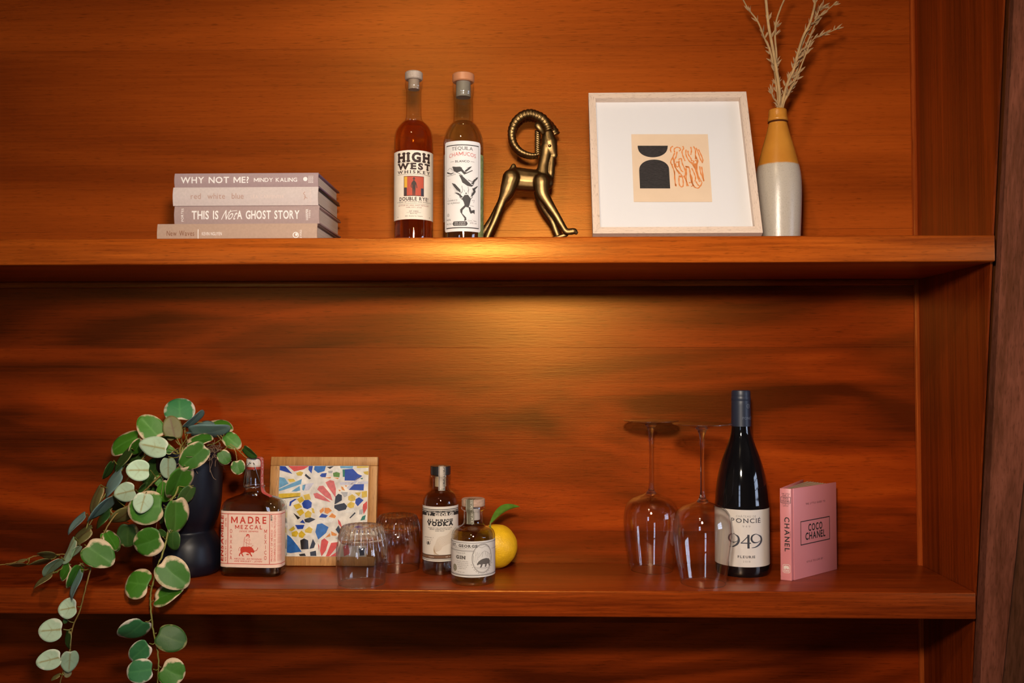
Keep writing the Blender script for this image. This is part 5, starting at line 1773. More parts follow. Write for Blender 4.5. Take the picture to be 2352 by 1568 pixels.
def tumbler(pos, label, rz=0.0, k=1.0):
    outer = [(.0350, 0.0), (.0358, .004), (.0374, .016), (.0386, .030), (.0389, .042), (.0383, .054), (.0368, .066), (.0345, .076), (.0318, .0835), (.0290, .0865), (.0262, .0868), (.018, .0852), (0.0, .0848)]
    inner = [(0.0, .0690), (.018, .0686), (.0272, .0668), (.0318, .0620), (.0348, .0540), (.0364, .0420), (.0366, .030), (.0357, .016), (.0345, .004), (.0340, 0.0)]
    outer = smooth_prof(outer, 4)
    inner = smooth_prof(inner, 3)
    prof = outer + inner
    prof = [(r * k, z * k) for r, z in prof] + [(outer[0][0] * k, 0.0)]
    no = len(outer)

    def fl(r, z, a, i):
        if i < no:
            w = min(1.0, max(0.0, (z / k - .040) / .022))
            w *= 1.0 if r > .024 * k else max(0.0, r / (.024 * k))
            return r * (1 - 0.055 * w * abs(cos(14 * a)) ** 0.7)
        return r
    t = thing('tumbler', pos, label, 'glass', rz, 'upturned tumblers')
    wo = [q for q in outer if q[1] <= .0800]
    wi = [q for q in inner if q[1] <= .0640]
    vs, fs = lathe_data([(r * k, z * k) for r, z in wi[::-1]][::1], 168)
    vi, fi = vs, fs
    vs, fs = lathe_data([(r * k, z * k) for r, z in wo], 168, fl)
    mbw = MB().add(vi, fi).add(vs, fs)
    mbw.build('wall', M_tumb, t, True, 70, False)
    bo = [q for q in outer if q[1] > .0660]
    bi = [q for q in inner if q[1] > .0600]
    pr = [(r * .998 * k, z * k) for r, z in bo] + [(r * 1.0 * k, z * k) for r, z in bi]
    pr.append(pr[0])
    no = len(bo)
    vs, fs = lathe_data(pr, 168, fl)
    link('base', mesh_of(vs, fs, 'base'), M_tbase, t, True, 70)
    tube('rim', [(.0345 * cos(2 * pi * i / 72), .0345 * sin(2 * pi * i / 72), .0007) for i in range(73)], 0.0007, M_stem, t, 6)
    return t


g1 = ground(831, 1338.5, ZL)
tumbler(g1, 'upside-down fluted glass tumbler standing in front of the mosaic trivet')
g2 = ground(915, 1303, ZL)
tumbler((g2.x, 1.4480, ZL), 'upside-down fluted glass tumbler standing between trivet and vodka bottle', 0.07)

# ------------------------------------------------------------------ vodka miniature
gv = ground(1011.5, 1312, ZL)
YK = gv.y
vk = thing('vodka_bottle', (gv.x, YK, ZL), 'small clear vodka bottle with black cap and cream-black label, behind the gin', 'bottle')
prof = px_prof(1011.5, YK, [(40.5, 1312), (40.5, 1280), (40.5, 1200), (40.4, 1158), (39.6, 1148), (36.6, 1138), (30.5, 1130), (24, 1125.5), (20.3, 1121), (19.4, 1114), (19.2, 1098), (20, 1095.5), (23.4, 1094), (23.8, 1092), (23.4, 1089.5)], ZL)
prof = [(prof[0][0], 0.0)] + prof[1:]
prof = smooth_prof(prof, 3)
round_bottle(vk, prof, at(1011, 1127.5, YK).z - ZL, thick_glass('vodka', (0.93, 0.90, 0.84), 1.34, 0.45), wall=0.0022)
zc0, zc1 = at(1011, 1089, YK).z - ZL, at(1011, 1069, YK).z - ZL
stopper(vk, 'cap', 23.2 / pxm(YK), zc0, zc1, mat('black cap', (0.016, 0.014, 0.014), 0.35, coat=0.3), 0.0006, plug=(13 / pxm(YK), at(1011, 1116, YK).z - ZL, mat('pale cork', (0.48, 0.34, 0.20), 0.7)))
rK = 40.5 / pxm(YK)
fK = YK - rK
k0, k1 = at(1011, 1289.5, fK).z - ZL, at(1011, 1163.5, fK).z - ZL
LH = k1 - k0
a0 = 0.10
M_cream = mat('cream label', (0.68, 0.61, 0.53), 0.6)
lab = cyl_label('label', rK, a0, rK * 1.62, k0, k1, M_cream, vk)
surf = cyl(rK + 0.0002, a0, k0)


def ku(x):
    return rK * math.asin(max(-1, min(1, (x - 271) / 219)))


def kv(y):
    return (1245 - y) / (1245 - 560) * LH


p = Print()
hw_ = rK * 1.5
p.rect(-hw_, kv(600), hw_, kv(592)); p.rect(-hw_, kv(615), hw_, kv(612))
# dark ornamented head with an arch below
top = [(-hw_, kv(612)), (hw_, kv(612)), (hw_, kv(715))] + [(hw_ * cos(pi * k / 12), kv(715) + (kv(676) - kv(715)) * min(1, 2.2 * sin(pi * k / 12))) for k in range(1, 12)] + [(-hw_, kv(715))]
p.poly(top[::-1])
p.text('ALL PURPOSE', ku(267), kv(750), kv(718) - kv(750), fit=ku(418) - ku(112), bold=0.05, serif=0.13, track=0.10)
p.text('VODKA', ku(267), kv(798), kv(752) - kv(798), fit=ku(425) - ku(112), bold=0.07, serif=0.16, track=0.12)
p.text('MADE IN THE GOLDEN STATE', ku(265), kv(832), kv(820) - kv(832), fit=ku(405) - ku(122), bold=0.01)
p.text('FROM AMERICAN GRAIN', ku(265), kv(850), kv(838) - kv(850), fit=ku(385) - ku(140), bold=0.01)
p.text('AND FRUIT', ku(265), kv(869), kv(857) - kv(869), fit=ku(320) - ku(208), bold=0.01)
p.text('BATCH NO. 7', ku(130), kv(955), kv(943) - kv(955), fit=ku(188) - ku(85))
p.text('ALAMEDA, CA', ku(130), kv(980), kv(972) - kv(980), fit=ku(170) - ku(90))
p.ell(ku(125), kv(1018), .0016, .0028)
for s_ in (-1, 1):
    p.line([(ku(125) + s_ * .0018, kv(1045)), (ku(125) + s_ * .0030, kv(1015)), (ku(125) + s_ * .0042, kv(992))], .0006)
    p.line([(ku(125) + s_ * .0022, kv(1035)), (ku(125) + s_ * .0044, kv(1020))], .0005)
p.rect(-hw_, kv(1168), hw_, kv(1162)); p.rect(-hw_, kv(1212), hw_, kv(1206)); p.rect(-hw_, kv(1228), hw_, kv(1223))
p.build('lettering', INK, lab, surf, 0.0002, 0.002)
p = Print(); p.rect(-hw_, kv(1206), hw_, kv(1168))
p.build('label_band', mat('brown band ink', (0.16, 0.075, 0.035), 0.65), lab, surf, 0.00015, 0.002)
p = Print()
p.text('ST. GEORGE', ku(267), kv(675), kv(640) - kv(675), fit=ku(432) - ku(104), bold=0.05, serif=0.12, track=0.12, arch=-0.0002)
p.text('VODKA', ku(162), kv(1195), kv(1182) - kv(1195), fit=ku(195) - ku(130))
p.text('40% ALC', ku(370), kv(1195), kv(1182) - kv(1195), fit=ku(405) - ku(335))
for k in range(9):
    x = -hw_ * 0.86 + hw_ * 1.72 * k / 8
    p.ell(x, kv(628 if abs(k - 4) > 0 else 616), .0018, .0008, 14, ring=.00035)
p.line([(-hw_, kv(633)), (-hw_ * .5, kv(618)), (0, kv(634)), (hw_ * .5, kv(618)), (hw_, kv(633))], .0005)
p.build('lettering', M_cream, lab, surf, 0.00035, 0.002)
p = Print()                                   # contour-line hills
for k in range(13):
    q = k / 12
    P = spline([Vector((ku(415) - .0002, kv(850 + 150 * q), 0)), Vector((ku(385 - 40 * (1 - q)), kv(920 + 100 * q), 0)), Vector((ku(300 - 50 * (1 - q)), kv(945 + 110 * q), 0)), Vector((ku(270 - 60 * (1 - q)), kv(1030 + 70 * q), 0)), Vector((ku(190 + 20 * q), kv(1080 + 50 * q), 0)), Vector((ku(195 + 60 * q), kv(1160), 0))], 5)
    p.line(P, 0.00022)
p.build('label_contours', mat('tan line ink', (0.38, 0.24, 0.12), 0.65), lab, surf, 0.0002, 0.002)['kind'] = 'stuff'


def seal_strip(t, name, a, w, rows, m, inks):
    """paper tape running down the bottle's cap and neck: rows of (r, z)"""
    vs, fs = [], []
    for r, z in rows:
        for s_ in (-1, -0.33, 0.33, 1):
            aa = a + s_ * (w / 2) / max(r, .006)
            vs.append((r * sin(aa), -r * cos(aa), z))
    for i in range(len(rows) - 1):
        for k in range(3):
            fs.append((i * 4 + k, i * 4 + k + 1, i * 4 + 4 + k + 1, i * 4 + 4 + k))
    o = obj(name, vs, fs, m, t, True, 40)
    L_ = [0.0]
    for (r0, z0), (r1, z1) in zip(rows[:-1], rows[1:]):
        L_.append(L_[-1] + sqrt((r1 - r0) ** 2 + (z1 - z0) ** 2))

    def sf(u, v, h):
        d_ = -v
        i = 0
        while i < len(L_) - 2 and L_[i + 1] < d_:
            i += 1
        f = (d_ - L_[i]) / max(1e-9, L_[i + 1] - L_[i])
        r = rows[i][0] + (rows[i + 1][0] - rows[i][0]) * f
        z = rows[i][1] + (rows[i + 1][1] - rows[i][1]) * f
        aa = a + u / max(r, .006)
        return Vector(((r + h) * sin(aa), -(r + h) * cos(aa), z + h * 0.5))
    for ink, fn in inks:
        p = Print(); fn(p, L_[-1])
        p.build('lettering', ink, o, sf, 0.0004, None, 0.0012)
    return o


def strip_ink(word):
    def fn(p, ln):
        p.text(word, 0.0015, -ln * 0.40, 0.0030, fit=ln * 0.34, rot=-pi / 2, bold=0.02)
        p.text(word, 0.0015, -ln * 0.80, 0.0030, fit=ln * 0.34, rot=-pi / 2, bold=0.02)
        for x in (-.0045, .0045):
            p.rect(x - .0004, -ln * .99, x + .0004, -ln * .12)
    return fn


rc = 23.2 / pxm(YK)
rn = 19.4 / pxm(YK)
seal_strip(vk, 'seal_strip', 0.10 + 0.16, 0.0112, [(0.004, zc1 + .0004), (rc - .0006, zc1 + .0003), (rc + .0004, zc1 - .0006), (rc + .0005, zc0 + .002), (rc + .0008, zc0 - .002), (rn + .0006, zc0 - .006), (rn + .0004, zc0 - .012), (rn + .0004, at(1011, 1124, YK).z - ZL)],
           mat('grey seal tape', (0.50, 0.42, 0.35), 0.6), [(INK, strip_ink('SPIRITS'))])

# ------------------------------------------------------------------ gin miniature
gg = ground(1087, 1335, ZL)
YG = gg.y
gn = thing('gin_bottle', (gg.x, YG, ZL), 'squat clear gin bottle with wooden stopper and bear engraving, in front of the citrus', 'bottle')
prof = px_prof(1087, YG, [(49, 1335), (50, 1326), (50, 1290), (50, 1232), (49.5, 1225), (47, 1218), (41, 1211.5), (33, 1208), (26.5, 1205), (22.8, 1200.5), (21.6, 1194), (21.3, 1176), (22, 1172), (27, 1168), (27.8, 1165.5), (27.4, 1162)], ZL)
prof = [(prof[0][0], 0.0)] + prof[1:]
prof = smooth_prof(prof, 3)
round_bottle(gn, prof, at(1087, 1214, YG).z - ZL, thick_glass('gin', (0.95, 0.92, 0.84), 1.34, 0.5), wall=0.0030)
zc0, zc1 = at(1087, 1161.5, YG).z - ZL, at(1087, 1144, YG).z - ZL
M_cork2 = wood('beech stopper', [(0.36, 0.22, 0.15), (0.50, 0.33, 0.24), (0.60, 0.42, 0.32)], 'x', (20, 90), (60, 900.0), rough=0.6, tint=(1, 1, 1))
stopper(gn, 'stopper', 26.8 / pxm(YG), zc0, zc1, M_cork2, 0.0012, plug=(15.5 / pxm(YG), at(1087, 1192, YG).z - ZL, mat('white plug', (0.55, 0.47, 0.42), 0.5)))
rG = 50 / pxm(YG)
fG = YG - rG
k0, k1 = at(1087, 1326, fG).z - ZL, at(1087, 1243, fG).z - ZL
LH = k1 - k0
a0 = 0.07
M_ginlab = mat('pale gin label', (0.64, 0.60, 0.56), 0.6)
lab = cyl_label('label', rG, a0, rG * 1.58, k0, k1, M_ginlab, gn)
surf = cyl(rG + 0.0002, a0, k0)


def gu(x):
    return rG * math.asin(max(-1, min(1, (x - 685) / 271)))


def gvv(y, x=685):
    """crop row -> height on the label, undoing the bend of the rows seen from above"""
    s_ = (1 - sqrt(max(0, 1 - ((x - 685) / 272) ** 2))) * 62
    return (1440 - (y + s_)) / (1440 - 985) * LH


M_gink = mat('grey-brown ink', (0.10, 0.085, 0.075), 0.65)
p = Print()
hw_ = rG * 1.5
p.rect(-hw_, LH * .945, hw_, LH * .957)
p.rect(-hw_, LH * .045, hw_, LH * .062); p.rect(-hw_, LH * .075, hw_, LH * .081)
for y_ in (0.715, 0.735):
    p.rect(-hw_, LH * y_, gu(690), LH * (y_ + .008))
p.rect(gu(905), LH * .75, hw_, LH * .757)
p.text('ST. GEORGE', gu(560), LH * .83, LH * .070, fit=gu(700) - gu(425), bold=0.05, serif=0.14, track=0.14)
p.text('ARTISAN DISTILLERS SINCE 1982', gu(560), LH * .785, LH * .022, fit=gu(650) - gu(445))
p.text('TERROIR', gu(530), LH * .655, LH * .030, fit=gu(585) - gu(478), track=0.3, arch=-0.0006)
p.text('GIN', gu(530), LH * .50, LH * .085, fit=gu(588) - gu(474), bold=0.06, serif=0.17, track=0.16)
for i, tx_ in enumerate(('Earnestly Californian,', 'a celebration of forest', 'and sea inspired by the', 'wild beauty of the', 'Golden State')):
    p.text(tx_, gu(548), LH * (.425 - i * .050), LH * .026, fit=(gu(615) - gu(480)) * (1, 1, 1, .8, .6)[i], slant=0.35)
p.text('200 ML 45%', gu(535), LH * .125, LH * .020, fit=gu(570) - gu(490), slant=0.3)
# oval with bear, trees and mountains
oc, ocy, orx, ory = gu(800), LH * .52, (gu(908) - gu(680)) / 2, LH * .40
p.ell(oc, ocy, orx, ory, 48, ring=.0007)
p.ell(oc, ocy, orx * .93, ory * .94, 48, ring=.00025)


def ov(x, y):
    return (oc + (x - 790) / 118 * orx, ocy + (1188 - y) / 175 * ory)


p.poly([ov(*q) for q in [(765, 1205), (790, 1195), (830, 1190), (868, 1200), (885, 1230), (880, 1265), (885, 1290), (868, 1290), (862, 1262), (840, 1262), (830, 1295), (812, 1295), (818, 1262), (790, 1258), (775, 1295), (755, 1300), (768, 1262), (748, 1258), (732, 1270), (722, 1255), (740, 1225)]])
for q in [[(685, 1130), (700, 1090), (715, 1150), (725, 1110), (740, 1170), (750, 1120)], [(740, 1180), (780, 1120), (810, 1100), (840, 1115), (880, 1150), (900, 1140)], [(790, 1110), (780, 1170)], [(820, 1105), (830, 1170)], [(850, 1120), (850, 1180)], [(870, 1140), (880, 1185)], [(700, 1060), (740, 1045), (780, 1060), (830, 1040), (870, 1060)], [(740, 1035), (790, 1025), (830, 1030)],
          [(690, 1150), (695, 1230)], [(710, 1140), (715, 1240)], [(730, 1160), (735, 1210)], [(720, 1305), (790, 1318), (880, 1300)], [(700, 1290), (760, 1300), (850, 1308)], [(895, 1180), (890, 1260)]]:
    p.line([ov(*k) for k in q], .0003)
for s_ in (-1, 1):
    for k in range(5):
        an = 1.15 + k * 0.22
        c = (oc + s_ * orx * 1.05 * sin(an), ocy - ory * 1.03 * abs(cos(an)) if an < pi / 2 else ocy - ory * 1.03 * abs(cos(pi - an)))
        c = (oc + s_ * orx * 1.10 * sin(0.35 + k * .20), ocy - ory * 1.08 * cos(0.35 + k * .20))
        p.line([c, (c[0] + s_ * .0016, c[1] + .0008)], .0006)
p.build('lettering', M_gink, lab, surf, 0.0002, 0.002)
p = Print()
sc_ = (gu(462), LH * .235)
p.poly([(sc_[0] + (.0050 if k % 2 else .0042) * cos(2 * pi * k / 32), sc_[1] + (.0056 if k % 2 else .0048) * sin(2 * pi * k / 32)) for k in range(32)])
seal_o = p.build('label_seal', mat('olive seal ink', (0.16, 0.14, 0.07), 0.6), lab, surf, 0.0002, 0.002)
p = Print(); p.ell(sc_[0], sc_[1], .0029, .0034, 24, ring=.0004); p.text('SG', sc_[0], sc_[1] - .0012, .0024, fit=.0030)
p.build('lettering', M_ginlab, lab, surf, 0.0004, 0.002)
rc = 26.8 / pxm(YG)
rl = 27.8 / pxm(YG)
rn = 21.5 / pxm(YG)
seal_strip(gn, 'seal_strip', 0.07 - 0.33, 0.0125, [(0.006, zc1 + .0004), (rc - .0006, zc1 + .0003), (rc + .0005, zc1 - .0008), (rc + .0005, zc0 + .001), (rl + .0006, zc0 - .0015), (rl + .0004, zc0 - .004), (rn + .0010, zc0 - .0085), (rn + .0005, zc0 - .014), (rn + .0008, at(1087, 1200, YG).z - ZL)],
           mat('olive seal tape', (0.13, 0.115, 0.075), 0.6), [(mat('pale tape ink', (0.42, 0.38, 0.30), 0.6), strip_ink('SEAL'))])

# ------------------------------------------------------------------ citrus fruit
cc_ = at(1138, 1258, 1.4560)
cr_ = 50 / pxm(1.456)
ct = thing('citrus_fruit', (cc_.x, 1.4560, ZL), 'round yellow citrus fruit with one green leaf, tucked behind the gin bottle', 'fruit')
bm = bmesh.new()
bmesh.ops.create_icosphere(bm, subdivisions=5, radius=1.0)
for v in bm.verts:
    n = v.co.normalized()
    s_ = 1 + 0.018 * mnoise.noise(n * 2.2) + 0.006 * mnoise.noise(n * 7)
    s_ -= 0.05 * max(0, n.z - 0.93) / 0.07 * 0.6
    v.co = Vector((n.x * cr_ * s_ * 1.0, n.y * cr_ * s_, n.z * cr_ * s_ * 1.0))
mnz = min(v.co.z for v in bm.verts)
for v in bm.verts:
    v.co.z -= mnz
me = bpy.data.meshes.new('peel'); bm.to_mesh(me); bm.free()
m = mat('citrus peel', (0.82, 0.47, 0.010), 0.45, var=0.10, vscale=60, bump=0.35, bscale=420)
link('peel', me, m, ct, True)
toploc = Vector((-.008, -.012, 2 * cr_ - .002))
tube('stalk', [toploc + Vector((0, 0, -.003)), toploc + Vector((0, 0, .004)), toploc + Vector((.001, 0, .0075))], [.0016, .0014, .0018], M_vine2, ct, 8)
lt = at(1194, 1163, 1.440) - Vector(ct.location)
lbase = toploc + Vector((.001, 0, .005))
vs, fs = [], []
ax = lt - lbase
nn = Vector((0.35, 0.35, 0.9)).normalized()
sd = ax.cross(nn).normalized()
nn = sd.cross(ax).normalized()
NL, NC = 14, 6
for i in range(NL + 1):
    f = i / NL
    w = 0.0118 * sin(pi * min(1, f * .97 + .03)) ** 0.75
    c = lbase + ax * f + Vector((0, 0, 0.006 * sin(pi * f)))
    for k in range(NC + 1):
        g_ = -1 + 2 * k / NC
        vs.append(c + sd * w * g_ + nn * (abs(g_) * w * 0.55))
for i in range(NL):
    for k in range(NC):
        fs.append((i * (NC + 1) + k, i * (NC + 1) + k + 1, (i + 1) * (NC + 1) + k + 1, (i + 1) * (NC + 1) + k))
n0 = len(vs)
vs += [v - nn * 0.0006 for v in vs]
fs += [tuple(n0 + q for q in f[::-1]) for f in fs]
obj('leaf', vs, fs, mat('citrus leaf', (0.10, 0.24, 0.025), 0.4, var=0.2, vscale=120), ct, True, None, True)

# ------------------------------------------------------------------ upturned wine glasses


def wine_glass(pos, label, rz=0.0):
    t = thing('wine_glass', pos, label, 'wine glass', rz, 'upturned wine glasses')
    out = smooth_prof([(.0333, 0), (.0352, .010), (.0385, .028), (.0416, .047), (.0440, .066), (.0446, .080), (.0432, .094), (.0390, .1055), (.0310, .1135), (.0200, .1180), (.0100, .1222), (.0060, .1265)], 4)
    inn = smooth_prof([(.0325, 0), (.0344, .010), (.0377, .028), (.0408, .047), (.0432, .066), (.0438, .080), (.0424, .0938), (.0380, .1045), (.0295, .1120), (.0150, .1162), (0, .1172)], 4)
    lathe('bowl', inn[::-1] + out, M_wglass, t, 72, autosharp=None)
    st = smooth_prof([(0, .1178), (.0085, .1222), (.0060, .1262), (.0042, .1320), (.0032, .1420), (.0029, .165), (.0029, .190), (.0031, .208), (.0040, .219), (.0062, .2275), (.0100, .2328)], 4)
    lathe('stem', st + [(0, .2335)], M_stem, t, 40, autosharp=None)
    ft = [(0.0, .2336), (.0101, .2329), (.0200, .2354), (.0330, .2374), (.0425, .2381), (.0440, .2388), (.0440, .2396), (.0425, .2402), (.02, .2398), (0.0, .2394)]
    lathe('foot', ft, M_foot, t, 72, autosharp=None)
    tube('foot_rim', [(.0437 * cos(2 * pi * k / 72), .0437 * sin(2 * pi * k / 72), .2391) for k in range(73)], 0.0008, M_stem, t, 6)
    tube('rim', [(.0329 * cos(2 * pi * k / 72), .0329 * sin(2 * pi * k / 72), .0006) for k in range(73)], 0.0006, M_stem, t, 6)
    return t


gA = ground(1493, 1302, ZL)
wine_glass((gA.x, 1.4470, ZL), 'upside-down clear wine glass set back against the boards, beside its twin')
gB = ground(1615, 1339, ZL)
wine_glass(gB, 'upside-down clear wine glass overlapping the red wine bottle, at the shelf edge', 0.3)

# ------------------------------------------------------------------ wine bottle
YN = 1.4365
wn = at(1704.5, 1250, YN)
wb = thing('wine_bottle', (wn.x, YN, ZL), 'dark red-wine bottle with slate blue capsule and cream label', 'bottle')
prof = px_prof(1704.5, YN, [(57, 1309), (60, 1303), (60.4, 1280), (60.4, 1200), (60.2, 1160), (59, 1145), (56.5, 1117), (51.5, 1086), (43, 1055), (30.5, 1020), (24, 998), (21.6, 980), (20.8, 960), (20.4, 925), (20.4, 915)], ZL)
prof = [(prof[0][0], 0.0)] + [(r, z) for r, z in prof[1:]]
prof = smooth_prof(prof, 4)
M_wbot = mat('dark wine glass', (0.004, 0.004, 0.005), 0.06, spec=0.6)
lathe('glass', [(0, .003), (prof[0][0] * .7, .003), (prof[0][0] * .92, 0.0)] + prof + [(0, prof[-1][1])], M_wbot, wb, 72, autosharp=60)
cap = px_prof(1704.5, YN, [(21.9, 978), (21.3, 960), (20.9, 930), (20.9, 921), (20.6, 919.5), (21.2, 918), (21.2, 912), (20.7, 910.5), (20.9, 909), (20.6, 900), (19.6, 896.5), (16, 895.5), (0, 895.5)], ZL)
cap = [(r + .0004, z) for r, z in cap[:-1]] + [(0, cap[-1][1])]
capo = lathe('capsule', [(cap[0][0] - .001, cap[0][1])] + cap, mat('slate capsule', (0.016, 0.022, 0.042), 0.42, spec=0.5), wb, 56, autosharp=40)
rN = 60.4 / pxm(YN)
fN = YN - rN
k0, k1 = at(1704, 1302.5, fN).z - ZL, at(1704, 1171, fN).z - ZL
LH = k1 - k0
a0 = -0.22
M_wlab = mat('cream wine label', (0.68, 0.62, 0.57), 0.55)
lab = cyl_label('label', rN, a0, rN * 1.54, k0, k1, M_wlab, wb, n=64)
surf = cyl(rN + 0.0002, a0, k0)


def nu(x):          # crop 8.253 per px from (1630,1150); axis at 1704.5 -> 615
    return rN * math.asin(max(-1, min(1, (x - 613) / 500)))


def nv(y):
    return (1262 - y) / (1262 - 178) * LH


tcx = nu(688)
p = Print()
p.text('PONCIÉ', tcx, nv(422), nv(340) - nv(422), fit=nu(935) - nu(410), serif=0.085, bold=0.008, track=0.20)
p.text('FLEURIE', tcx, nv(1088), nv(1045) - nv(1088), fit=nu(832) - nu(520), serif=0.09, bold=0.02, track=0.2)
p.build('lettering', mat('ink slate', (0.03, 0.028, 0.035), 0.6), lab, surf, 0.0002, 0.002)
p = Print()
p.text('CHÂTEAU DE', tcx, nv(318), nv(280) - nv(318), fit=nu(850) - nu(498), serif=0.07, track=0.16)
p.text('949', tcx, nv(508), nv(470) - nv(508), fit=nu(748) - nu(612), track=0.35)
p.text('2018', tcx, nv(1170), nv(1138) - nv(1170), fit=nu(742) - nu(612), track=0.35)
p.build('lettering', mat('grey ink', (0.28, 0.25, 0.24), 0.6), lab, surf, 0.0002, 0.002)
# the big old-style numerals, drawn as strokes that swell like the printed ones
p = Print()


def stroke(pts, ws):
    P = spline([Vector((nu(x), nv(y), 0)) for x, y in pts], 6)
    n = len(ws) - 1
    W_ = []
    for i in range(len(P)):
        t_ = i / 6
        k = min(int(t_), n - 1)
        W_.append(ws[k] + (ws[k + 1] - ws[k]) * (t_ - k))
    p.line(P, W_)


mm = 0.001


def nine(cx):
    stroke([(cx + 40, 665), (cx - 10, 635), (cx - 75, 665), (cx - 92, 735), (cx - 55, 790), (cx + 10, 795), (cx + 62, 765)], [0.8 * mm, 1.0 * mm, 2.3 * mm, 3.1 * mm, 2.4 * mm, 1.1 * mm, .7 * mm])
    stroke([(cx + 20, 648), (cx + 70, 690), (cx + 82, 760), (cx + 50, 830), (cx - 20, 880), (cx - 90, 892)], [0.9 * mm, 2.8 * mm, 3.6 * mm, 3.0 * mm, 1.7 * mm, .7 * mm])


nine(470)
nine(868)
stroke([(722, 645), (722, 780), (722, 905)], [3.4 * mm] * 3)
stroke([(735, 650), (660, 735), (588, 808)], [1.3 * mm] * 3)
stroke([(585, 805), (680, 805), (768, 805)], [1.5 * mm] * 3)
p.build('lettering', mat('foil numerals', (0.16, 0.17, 0.20), 0.28, 0.7), lab, surf, 0.0003, 0.002)
p = Print()
csf = cyl(21.6 / pxm(YN) + .0004, 0.0, 0.0)
zz_ = at(1716, 961, fN).z - ZL
p.text('PONCIÉ', 0.0085, zz_ - .003, .0040, fit=.020, serif=0.07)
p.ell(.0085, zz_ + .018, .0028, .0032, 20, ring=.0008)
p.line([(.0085 - .0015, zz_ + .0165), (.0085, zz_ + .0195), (.0085 + .0015, zz_ + .0165)], .0006)
p.build('lettering', mat('capsule print', (0.12, 0.14, 0.19), 0.4), capo, csf, 0.0003, 0.002)

# ------------------------------------------------------------------ pink book standing ajar
C0 = ground(1819, 1334, ZL)
CR = ground(1923, 1307, ZL)
SL = ground(1793, 1331, ZL)
HB = at(1819, 1122.5, C0.y).z - ZL
adir = (CR - C0).normalized()
CWID = (CR - C0).length
sdir = (SL - C0)
bc = ground(1845, 1099.6, ZL + HB)
bdir = (bc - SL); bdir.z = 0
pbk = thing('pink_book', C0, 'small pink hardcover book standing slightly open beside the wine bottle', 'book')
M_pink = mat('pink cover', (0.64, 0.225, 0.24), 0.38, spec=0.6, coat=0.15)


def slab(name, p0, dirv, length, thick, z0, z1, m, side=1, bev=0.0006):
    """upright board from p0 along dirv, thickness to one side"""
    d_ = dirv.normalized()
    n_ = Vector((-d_.y, d_.x, 0)) * side
    o = box(name, (0, 0, z0), (length, thick, z1), m, pbk, bev, 2)
    M = Matrix(((d_.x, n_.x, 0, p0.x), (d_.y, n_.y, 0, p0.y), (0, 0, 1, 0), (0, 0, 0, 1)))
    o.data.transform(M)
    if side < 0:
        o.data.flip_normals()
    return o


th = 0.0025
Z0 = Vector((0, 0, 0))
slab('cover', adir * 0.0065, adir, CWID - 0.0065, th, 0.0, HB, M_pink, 1)
hinge = slab('hinge', adir * 0.0005 + Vector((-adir.y, adir.x, 0)) * 0.0009, adir, 0.0068, 0.0016, 0.0003, HB - .0003, M_pink, 1, 0.0004)
spn = slab('spine', Z0, sdir, sdir.length, th, 0.0, HB, M_pink, -1)
slab('cover', sdir + bdir.normalized() * 0.001, bdir, min(bdir.length, CWID), th, 0.0, HB, M_pink, -1)
zt_ = HB - 0.0035
pa = ground(1854, 1104.3, ZL + zt_) - C0
pbb = ground(1902.7, 1110.0, ZL + zt_) - C0
pa.z = pbb.z = 0
nb = Vector((-adir.y, adir.x, 0))
q0 = sdir * 0.88 + nb * 0.003 + adir * 0.002
q1 = adir * 0.006 + nb * 0.0032
P1_ = pbb
P2_ = pa
fan = []
vs, fs = [], []
NPG = 26
M_pg = mat('cream page leaves', (0.55, 0.42, 0.29), 0.85)
M_pg2 = mat('darker page leaves', (0.40, 0.29, 0.19), 0.85)
for par in (0, 1):
    mbp = MB()
    for k in range(par, NPG, 2):
        f0, f1 = k / NPG, (k + 0.93) / NPG
        a_ = q1.lerp(q0, f0); b_ = q1.lerp(q0, f1)
        c_ = P1_.lerp(P2_, f1); d_ = P1_.lerp(P2_, f0)
        quad = [a_, d_, c_, b_]
        vs = [Vector((q.x, q.y, 0.002)) for q in quad] + [Vector((q.x, q.y, zt_ - 0.0004 * (k % 3))) for q in quad]
        mbp.add(vs, [(3, 2, 1, 0), (4, 5, 6, 7), (0, 1, 5, 4), (1, 2, 6, 5), (2, 3, 7, 6), (3, 0, 4, 7)])
    tag(mbp.build('pages', M_pg if par == 0 else M_pg2, pbk), kind='stuff')


def cov(x, y):
    """crop (6.275 per px from 1780,1090) -> (u, v) on the front cover"""
    X, Y_ = 1780 + x / 6.275, 1090 + y / 6.275
    dd = _r * ((X - 1176) / FPX) + _u * ((784 - Y_) / FPX) + _f
    nrm = Vector((adir.y, -adir.x, 0))
    o_ = Vector((0, 0, CAMZ))
    t_ = (C0 - o_).dot(nrm) / dd.dot(nrm)
    q = o_ + dd * t_ - C0
    return (q.dot(adir), q.z)


csurf = lambda u, v, h: Vector((adir.x * u + adir.y * h, adir.y * u - adir.x * h, v))
p = Print()
A, B_ = cov(365, 672), cov(790, 930)
bt = cov(365, 1020)[1]
p.frame(A[0], bt, B_[0], A[1], 0.0013)
um = (A[0] + B_[0]) / 2
p.text('COCO', um, cov(580, 790)[1], .0105, fit=(cov(682, 700)[0] - cov(480, 700)[0]), bold=0.025, track=0.16)
p.text('CHANEL', um, cov(580, 900)[1] - .001, .0105, fit=(cov(722, 800)[0] - cov(435, 800)[0]), bold=0.025, track=0.14)
p.text('THE LITTLE GUIDE TO', cov(582, 400)[0], cov(582, 410)[1], .0028, fit=(cov(722, 400)[0] - cov(440, 400)[0]), track=0.25)
p.text('STYLE TO LIVE BY', cov(575, 1230)[0], cov(575, 1240)[1], .0028, fit=(cov(692, 1230)[0] - cov(458, 1230)[0]), track=0.25)
p.build('lettering', INK, pbk.children[0], csurf, 0.0003)
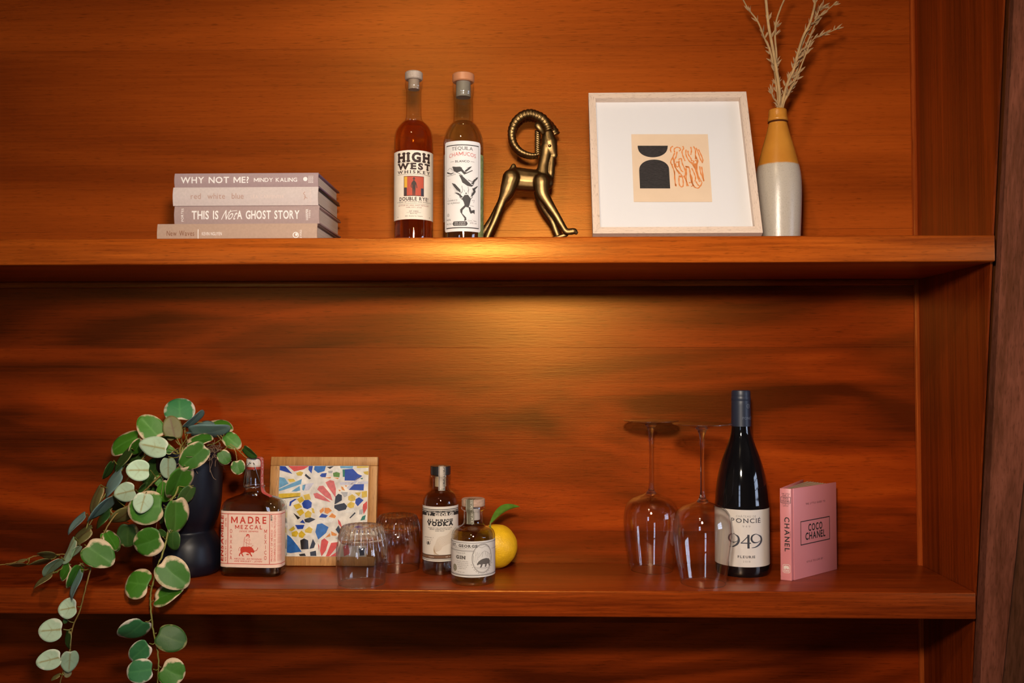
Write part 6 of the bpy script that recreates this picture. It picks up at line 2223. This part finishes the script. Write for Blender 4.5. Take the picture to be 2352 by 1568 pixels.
sl_ = sdir.length
sn = sdir.normalized()
ssurf = lambda u, v, h: Vector((sn.x * (sl_ - u) - sn.y * h * -1 * -1, sn.y * (sl_ - u) + sn.x * h * -1 * -1, v))
# outward normal of the spine faces the viewer
on = Vector((-sn.y, sn.x, 0))
if on.dot(Vector((0, 0, 0)) - Vector((C0.x, C0.y, 0))) < 0:
    on = -on
ssurf = lambda u, v, h: Vector((sn.x * (sl_ - u) + on.x * h, sn.y * (sl_ - u) + on.y * h, v))
sv_ = lambda y: (1530 - y) / (1530 - 205) * HB
p = Print()
p.text('CHANEL', sl_ * .40, sv_(865), sl_ * .42, fit=sv_(615) - sv_(1110), rot=-pi / 2, bold=0.02, track=0.2)
p.text('COCO', sl_ * .84, sv_(868), sl_ * .10, fit=sv_(820) - sv_(915), rot=-pi / 2, track=0.2)
p.frame(sl_ * .08, sv_(415), sl_ * .96, sv_(325), 0.0006)
p.text('COCO', sl_ * .52, sv_(362), .0026, fit=sl_ * .50, bold=0.02)
p.text('CHANEL', sl_ * .52, sv_(398), .0026, fit=sl_ * .72, bold=0.02)
p.text('THE LITTLE', sl_ * .52, sv_(290), .0018, fit=sl_ * .72)
p.text('GUIDE TO', sl_ * .52, sv_(314), .0018, fit=sl_ * .58)
p.text('STYLE TO', sl_ * .52, sv_(440), .0018, fit=sl_ * .62)
p.text('LIVE BY', sl_ * .52, sv_(465), .0018, fit=sl_ * .48)
p.build('lettering', INK, spn, ssurf, 0.0003)
p = Print()
M_lg = mat('white logo ink', (0.72, 0.62, 0.56), 0.6)
rr_ = sl_ * .62
p.line([(sl_ * .22, sv_(1405)), (sl_ * .22, sv_(1312)), (sl_ * .34, sv_(1300)), (sl_ * .72, sv_(1300)), (sl_ * .84, sv_(1312)), (sl_ * .84, sv_(1405)), (sl_ * .72, sv_(1420)), (sl_ * .34, sv_(1420))], 0.0007, True)
p.poly([(sl_ * .30, sv_(1365)), (sl_ * .30, sv_(1325)), (sl_ * .45, sv_(1315)), (sl_ * .72, sv_(1322)), (sl_ * .78, sv_(1360)), (sl_ * .60, sv_(1368)), (sl_ * .52, sv_(1355)), (sl_ * .44, sv_(1368))])
p.text('OH!', sl_ * .53, sv_(1405), .0032, fit=sl_ * .44, bold=0.04)
p.build('lettering', M_lg, spn, ssurf, 0.0003)
